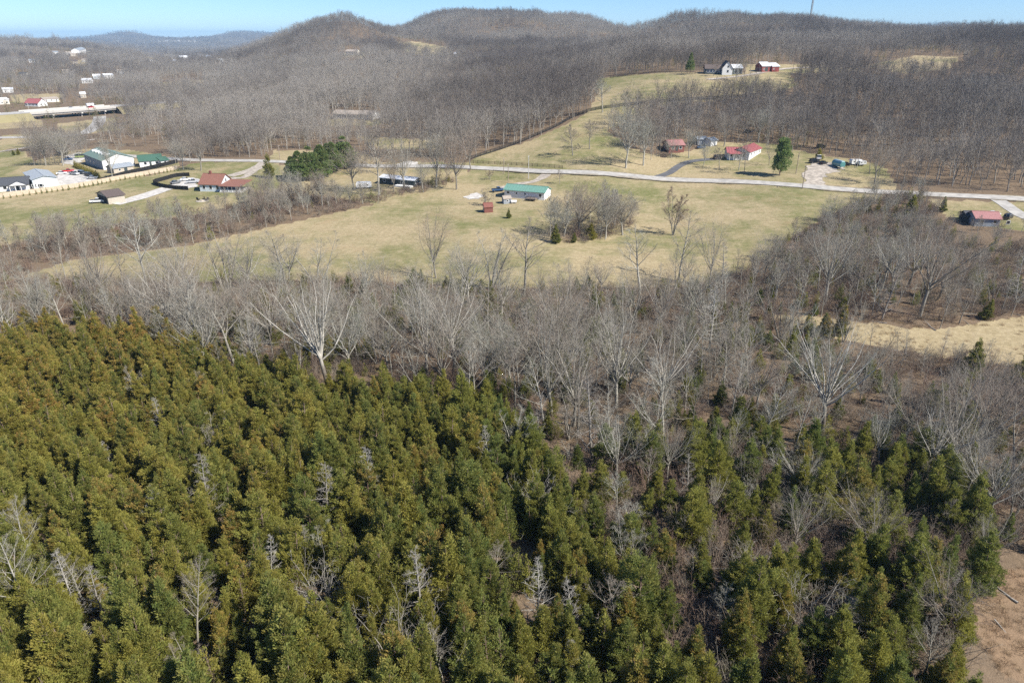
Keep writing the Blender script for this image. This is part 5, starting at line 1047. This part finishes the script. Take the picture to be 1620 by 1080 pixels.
pr = np.where(rng.uniform(0, 1, n) < .6, rng.randint(0, 5, n), rng.randint(5, 14, n)); pr[bh & (pr > 11)] = 6; pr[bd] = np.where(rng.uniform(0, 1, bd.sum()) < .4, 13, rng.randint(0, 7, bd.sum()))
ht = rng.uniform(7.5, 14, n); ht[pr > 7] *= 1.15; ht[bh] *= .80; ht[bm] *= .58; ht[(B[3] > 1180) & (B[4] < 505)] *= .95; ht[(B[3] > 1170) & (B[3] < 1480) & (B[4] < 430)] *= .62; ht[(B[3] >= 1480) & (B[4] < 470)] *= .5; k_ = (B[3] > 1200) & (B[4] > 545) & (B[4] < 690); ht[k_] = np.minimum(ht[k_], 6.5); ht[bd] = rng.uniform(7, 10.5, bd.sum()); q_ = B[1] > 185; pr[q_ & (pr < 5)] = 14 + pr[q_ & (pr < 5)] % 3; pr[q_ & (pr > 4) & (pr < 8)] = 17 + pr[q_ & (pr > 4) & (pr < 8)] % 2; pr[q_ & (pr > 7) & (pr < 13)] = 19 + pr[q_ & (pr > 7) & (pr < 13)] % 4; bsc = ht/nat[pr]
brn = rng.uniform(0, 1, n)
vis = (B[3] > -30) & (B[3] < 1650); size = np.where(vis, ht/B[5], 0); order = np.argsort(-size)
N_BARE = 215
def bare_label(i):
    z = ('in the hedgerow below the houses' if bh[i] else 'in the cedar and brush thicket' if bm[i] else 'among the dense cedars' if bd[i] else 'in the creek wood')
    f = 'slender' if pr[i] < 5 or 13 < pr[i] < 17 else 'multi stemmed' if pr[i] < 8 or 16 < pr[i] < 19 else 'spreading' if pr[i] < 12 or pr[i] > 18 else 'white limbed' if pr[i] == 12 else 'dead spiky'
    c = 'brownish' if brn[i] > .6 else 'grey' if brn[i] > .25 else 'pale grey'
    return f'{f} {c} leafless tree {z}', f'{f} {c} trees {z}'
for i in sorted(order[:N_BARE], key=lambda i: near(B, i)):
    lb, gp = bare_label(i); lb = whereabouts(lb.split(' tree ')[0] + ' tree', B[0][i], B[1][i])
    plant(keys[pr[i]], 'bare_tree', lb, 'tree', (B[0][i], B[1][i], B[2][i]-.1), bsc[i], None, gp, .5, brn[i], (rng.normal(0, .06), rng.normal(0, .06)), rng.uniform(.95, 1.35))
rest = order[N_BARE:]
mass('bare_woodland', 'leafless grey trees of the creek wood and hedgerows', np.stack([B[0][rest], B[1][rest], B[2][rest]-.1], 1), keys, pr[rest], bsc[rest], np.zeros(len(rest)), brn[rest], .06)
# --- undergrowth
a = grid(40, 330, 2.3, .5, 46); px, py = a[3], a[4]
wood = inpoly(px, py, P_WOOD); hedge = inpoly(px, py, P_HEDGE); mixd = inpoly(px, py, P_MIX)
u = rng.uniform(0, 1, len(px)); cl = vnoise(a[0]/7, a[1]/7, 61)
k = (inpoly(px, py, P_THICK) & (u < .8)) | (wood & (u < .42 + .45*(cl > .5))) | (hedge & (u < .3 + .5*(cl > .45))) | (mixd & (u < .85))
gap = np.zeros(len(px), bool)
for p in P_BARE + [P_CLEAR, P_PATCH, P_COT]: gap |= inpoly(px, py, p)
k &= ~(gap & (u > .05)); a = keep(a, k); n = len(a[0])
mass('undergrowth', 'leafless brown brush under the trees', np.stack([a[0], a[1], a[2]-.1], 1), [f'brush_{i}' for i in range(4)], rng.randint(0, 4, n), rng.uniform(.45, 1.3, n)*np.where(mixd[k], 1.25, 1), np.zeros(n), rng.uniform(0, 1, n), .12)
a = grid(60, 330, 3.6, .5, 46); px, py = a[3], a[4]; cl = vnoise(a[0]/12, a[1]/12, 71)
k = (inpoly(px, py, P_WOOD) & (rng.uniform(0, 1, len(px)) < .16 + .40*(cl > .50))) | (inpoly(px, py, P_HEDGE) & (rng.uniform(0, 1, len(px)) < .05 + .05*(cl > .6)))
k &= ~inpoly(px, py, P_RIM) & ~inpoly(px, py, P_COT)
a = keep(a, k); n = len(a[0])
mass('evergreen_undergrowth', 'small young cedars scattered under the bare trees', np.stack([a[0], a[1], a[2]-.1], 1), [f'small_cedar_{i}' for i in range(3)], rng.randint(0, 3, n), rng.uniform(.35, 1.0, n), rng.uniform(0, .8, n)**1.5, rng.uniform(0, 1, n))

# --- woods beyond the road and over the hills
OPEN = [P_MAIN, P_PASTURE, P_YARD, P_LEFT, P_UPLEFT, P_LOT, P_PINES, P_RIGHT, P_CLEAR] + P_HILLFIELD + [[(415,246),(640,250),(760,256),(900,262),(1400,296),(1700,312),(1700,324),(1400,310),(740,270),(420,264)]]
def forest(name, label, r0, r1, step, keys, s0, s1, cut=None, ever=.05):
    a = grid(r0, r1, step, .48, 45); px, py = a[3], a[4]
    k = (py < 300) | (px > 1380)
    for p in OPEN + [P_WOOD, P_HEDGE]: k &= ~inpoly(px, py, p)
    k &= clear_of(a, 2) & ~((px > 1350) & (py > 312)) & ~((px < 270) & (py > 240) & (py < 330)) & ~((px < 480) & (py > 249))
    for x0, x1, y0, y1 in HIDES: k &= ~((px > x0) & (px < x1) & (py > y0) & (py < y1))
    if cut: k &= cut(a, px, py)
    # where the land beyond the first ridges is out of sight nothing is planted
    a = keep(a, k); n = len(a[0])
    vi = rng.randint(0, len(keys), n); cl = vnoise(a[0]/60, a[1]/60, 91)
    return a, vi, rng.uniform(s0, s1, n)*(.62 + .7*vnoise(a[0]/28, a[1]/28, 17)), np.clip(rng.uniform(-.2, .5, n) + .5*(cl-.3) + 1.7*(vnoise(a[0]/170, a[1]/170, 92)-.42) + .5*(vnoise(a[0]/45, a[1]/45, 93)-.5), 0, 1)
FK = [f'far_oak_{i}' for i in range(5)] + [f'far_slim_{i}' for i in range(3)]
parts = []
parts.append(forest('', '', 300, 620, 6.6, FK, .75, 1.15, lambda a, px, py: ~((px < 270) & (py > 232) & (px > 60)) & ~((px < 300) & (rng.uniform(0, 1, len(px)) < .55))))
parts.append(forest('', '', 620, 1250, 8.5, FK, .75, 1.15, lambda a, px, py: ~((px < 330) & (rng.uniform(0, 1, len(px)) < .3))))
parts.append(forest('', '', 1250, 2600, 10.0, FK, .85, 1.25, lambda a, px, py: (a[1] < 2150) | ((px < 480) & (rng.uniform(0, 1, len(px)) < .62))))
a = grid(330, 620, 5.2, .48, 45); k = (inpoly(a[3], a[4], [(34,226),(128,226),(150,246),(98,262),(52,264),(62,238)]) | inpoly(a[3], a[4], [(270,236),(345,240),(340,252),(275,262)]) | inpoly(a[3], a[4], [(560,262),(740,268),(735,283),(690,300),(610,318),(560,318),(545,300)])*(rng.uniform(0, 1, len(a[0])) < .75)) & clear_of(a, 1.5)
a = keep(a, k); parts.append((a, rng.randint(0, len(FK), len(a[0])), rng.uniform(.45, .85, len(a[0])), rng.uniform(.2, .9, len(a[0]))))
a = grid(255, 560, 6.5, .48, 45); uu = rng.uniform(0, 1, len(a[0])); k = (inpoly(a[3], a[4], [(1000,236),(1060,214),(1240,205),(1300,232),(1210,232),(1130,226),(1062,244),(1040,262)])*(uu < .8)) | (inpoly(a[3], a[4], [(960,205),(1040,160),(1230,150),(1230,205),(1060,214),(1010,236)])*(uu < .38)) | (inpoly(a[3], a[4], P_YARD)*(uu < .07)) | (inpoly(a[3], a[4], [(1420,262),(1420,303),(1320,262)])*(uu < .5))
k &= clear_of(a, 1.5); a = keep(a, k); parts.append((a, rng.randint(0, len(FK), len(a[0])), rng.uniform(.6, 1.1, len(a[0])), rng.uniform(.1, .9, len(a[0]))))
P3 = np.concatenate([np.stack([a[0], a[1], a[2]-.2], 1) for a, *_ in parts]); vi = np.concatenate([p[1] for p in parts]); sc = np.concatenate([p[2] for p in parts]); rn_ = np.concatenate([p[3] for p in parts])
mass('hill_forest', 'leafless grey brown forest covering the hills', P3, FK, vi, sc, np.zeros(len(vi)), rn_)
far = forest('', '', 2600, 9500, 30, FK, 1.0, 1.9, lambda a, px, py: ((px < 520) & (px > -60)) | ((px > 1400) & (a[1] < 5400) & (a[1] > 4200)))
a, vi, sc, rn_ = far
mass('valley_forest', 'far woods over the wide valley floor', np.stack([a[0], a[1], a[2]-3], 1), FK, vi, sc, np.zeros(len(vi)), rn_)
# evergreens scattered through the far woods
a = grid(330, 2400, 13, .5, 44); px, py = a[3], a[4]; cl = vnoise(a[0]/70, a[1]/70, 101)*.6 + vnoise(a[0]/22, a[1]/22, 102)*.4
k = (py < 262) & (rng.uniform(0, 1, len(px)) < .035 + .55*np.clip((cl-.58)/.15, 0, 1) + .5*inpoly(px, py, [(155,188),(470,230),(540,246),(420,250),(300,232),(150,210)])*(cl > .42) + .8*inpoly(px, py, [(-60,120),(120,118),(125,140),(-60,150)]))
for p in OPEN: k &= ~inpoly(px, py, p)
a = keep(a, k); n = len(a[0])
mass('far_evergreens', 'dark evergreens dotted through the far woods', np.stack([a[0], a[1], a[2]-.2], 1), [f'far_cedar_{i}' for i in range(3)], rng.randint(0, 3, n), rng.uniform(.9, 1.5, n), rng.uniform(0, .3, n), rng.uniform(0, .5, n))

def tuft(seed):
    rs = np.random.RandomState(seed); m = Mesh(); ls = []
    for _ in range(60):
        p = np.r_[rs.normal(size=2)*.28, -.03]; ls.append(grow(p, np.r_[rs.normal(size=2)*.55, 1], rs.uniform(.35, .85), .012, .003, 4, rs, .1, -.12))
    m.tubes(ls, 2); V, F = m.arrays(); VAR[f'grass_tuft_{seed}'] = dict(arr=((V, F), (V[:4], F[:1])), mats=('dry_blade', 'dry_blade'))
bark_material('dry_blade', (.25,.18,.10), (.40,.305,.185), (.28,.18,.11))
for i in range(3): tuft(i)
a = grid(38, 200, .95, .5, 46); px, py = a[3], a[4]; uu = rng.uniform(0, 1, len(px)); cl = vnoise(a[0]/4, a[1]/4, 5)
gap = np.zeros(len(px), bool)
for p in P_BARE: gap |= inpoly(px, py, p)
k = (inpoly(px, py, P_PATCH) & (uu < .75)) | (inpoly(px, py, P_CLEAR) & (uu < .10)) | (gap & (uu < .35)) | ((inpoly(px, py, P_WOOD) | inpoly(px, py, P_MIX)) & (uu < .30*(cl > .45)))
a = keep(a, k); n = len(a[0])
mass('dry_grass', 'tufts of dry tan grass and weeds in the clearings', np.stack([a[0], a[1], a[2]], 1), [f'grass_tuft_{i}' for i in range(3)], rng.randint(0, 3, n), rng.uniform(.5, 1.2, n), np.zeros(n), rng.uniform(0, 1, n), .1)
a = grid(40, 200, 6, .5, 46); px, py = a[3], a[4]; k = (inpoly(px, py, P_WOOD) | inpoly(px, py, P_MIX) | inpoly(px, py, P_PATCH)) & (rng.uniform(0, 1, len(px)) < .5); a = keep(a, k); n = len(a[0])
def log(seed):
    rs = np.random.RandomState(seed); m = Mesh(); t = grow(np.array([-2., 0, .12]), np.array([1, .1, 0.]), rs.uniform(3, 6), .13, .04, 7, rs, .05, 0); m.tubes([t], 6); ls = []
    for i in range(7): p, td, r = along(t, .25 + .7*i/7); ls.append(grow(p, side_dir(td, R(45), rs.uniform(0, 6.3)), rs.uniform(.5, 1.6), r*.4, .01, 4, rs, .12, -.02))
    q = Mesh(); q.tubes(ls, 3); VAR[f'fallen_branch_{seed}'] = dict(arr=(m.arrays(), q.arrays()), mats=('dead_bark', 'dead_bark'))
for i in range(3): log(i)
mass('fallen_branches', 'fallen grey branches lying on the wood floor', np.stack([a[0], a[1], a[2]], 1), [f'fallen_branch_{i}' for i in range(3)], rng.randint(0, 3, n), rng.uniform(.5, 1.1, n), np.zeros(n), rng.uniform(0, 1, n), .04)
# ------------------------------------------------------------------ the air: thin even haze
def make_haze():
    hw, z0, z1 = 16500.0, -60.0, 190.0
    V = [(-hw,-hw,z0),(hw,-hw,z0),(hw,hw,z0),(-hw,hw,z0),(-hw,-hw,z1),(hw,-hw,z1),(hw,hw,z1),(-hw,hw,z1)]
    F = [(0,3,2,1),(4,5,6,7),(0,1,5,4),(1,2,6,5),(2,3,7,6),(3,0,4,7)]
    m = bpy.data.materials.new('haze'); m.use_nodes = True; nt = m.node_tree; nt.nodes.clear()
    v = nt.nodes.new('ShaderNodeVolumePrincipled'); v.inputs['Color'].default_value = (.42,.70,1.0,1); v.inputs['Density'].default_value = 7.5e-5
    v.inputs['Anisotropy'].default_value = .0
    o = nt.nodes.new('ShaderNodeOutputMaterial'); nt.links.new(v.outputs[0], o.inputs['Volume'])
    tag(link('haze', raw_mesh('haze', V, F, [m])), kind='stuff')
make_haze()
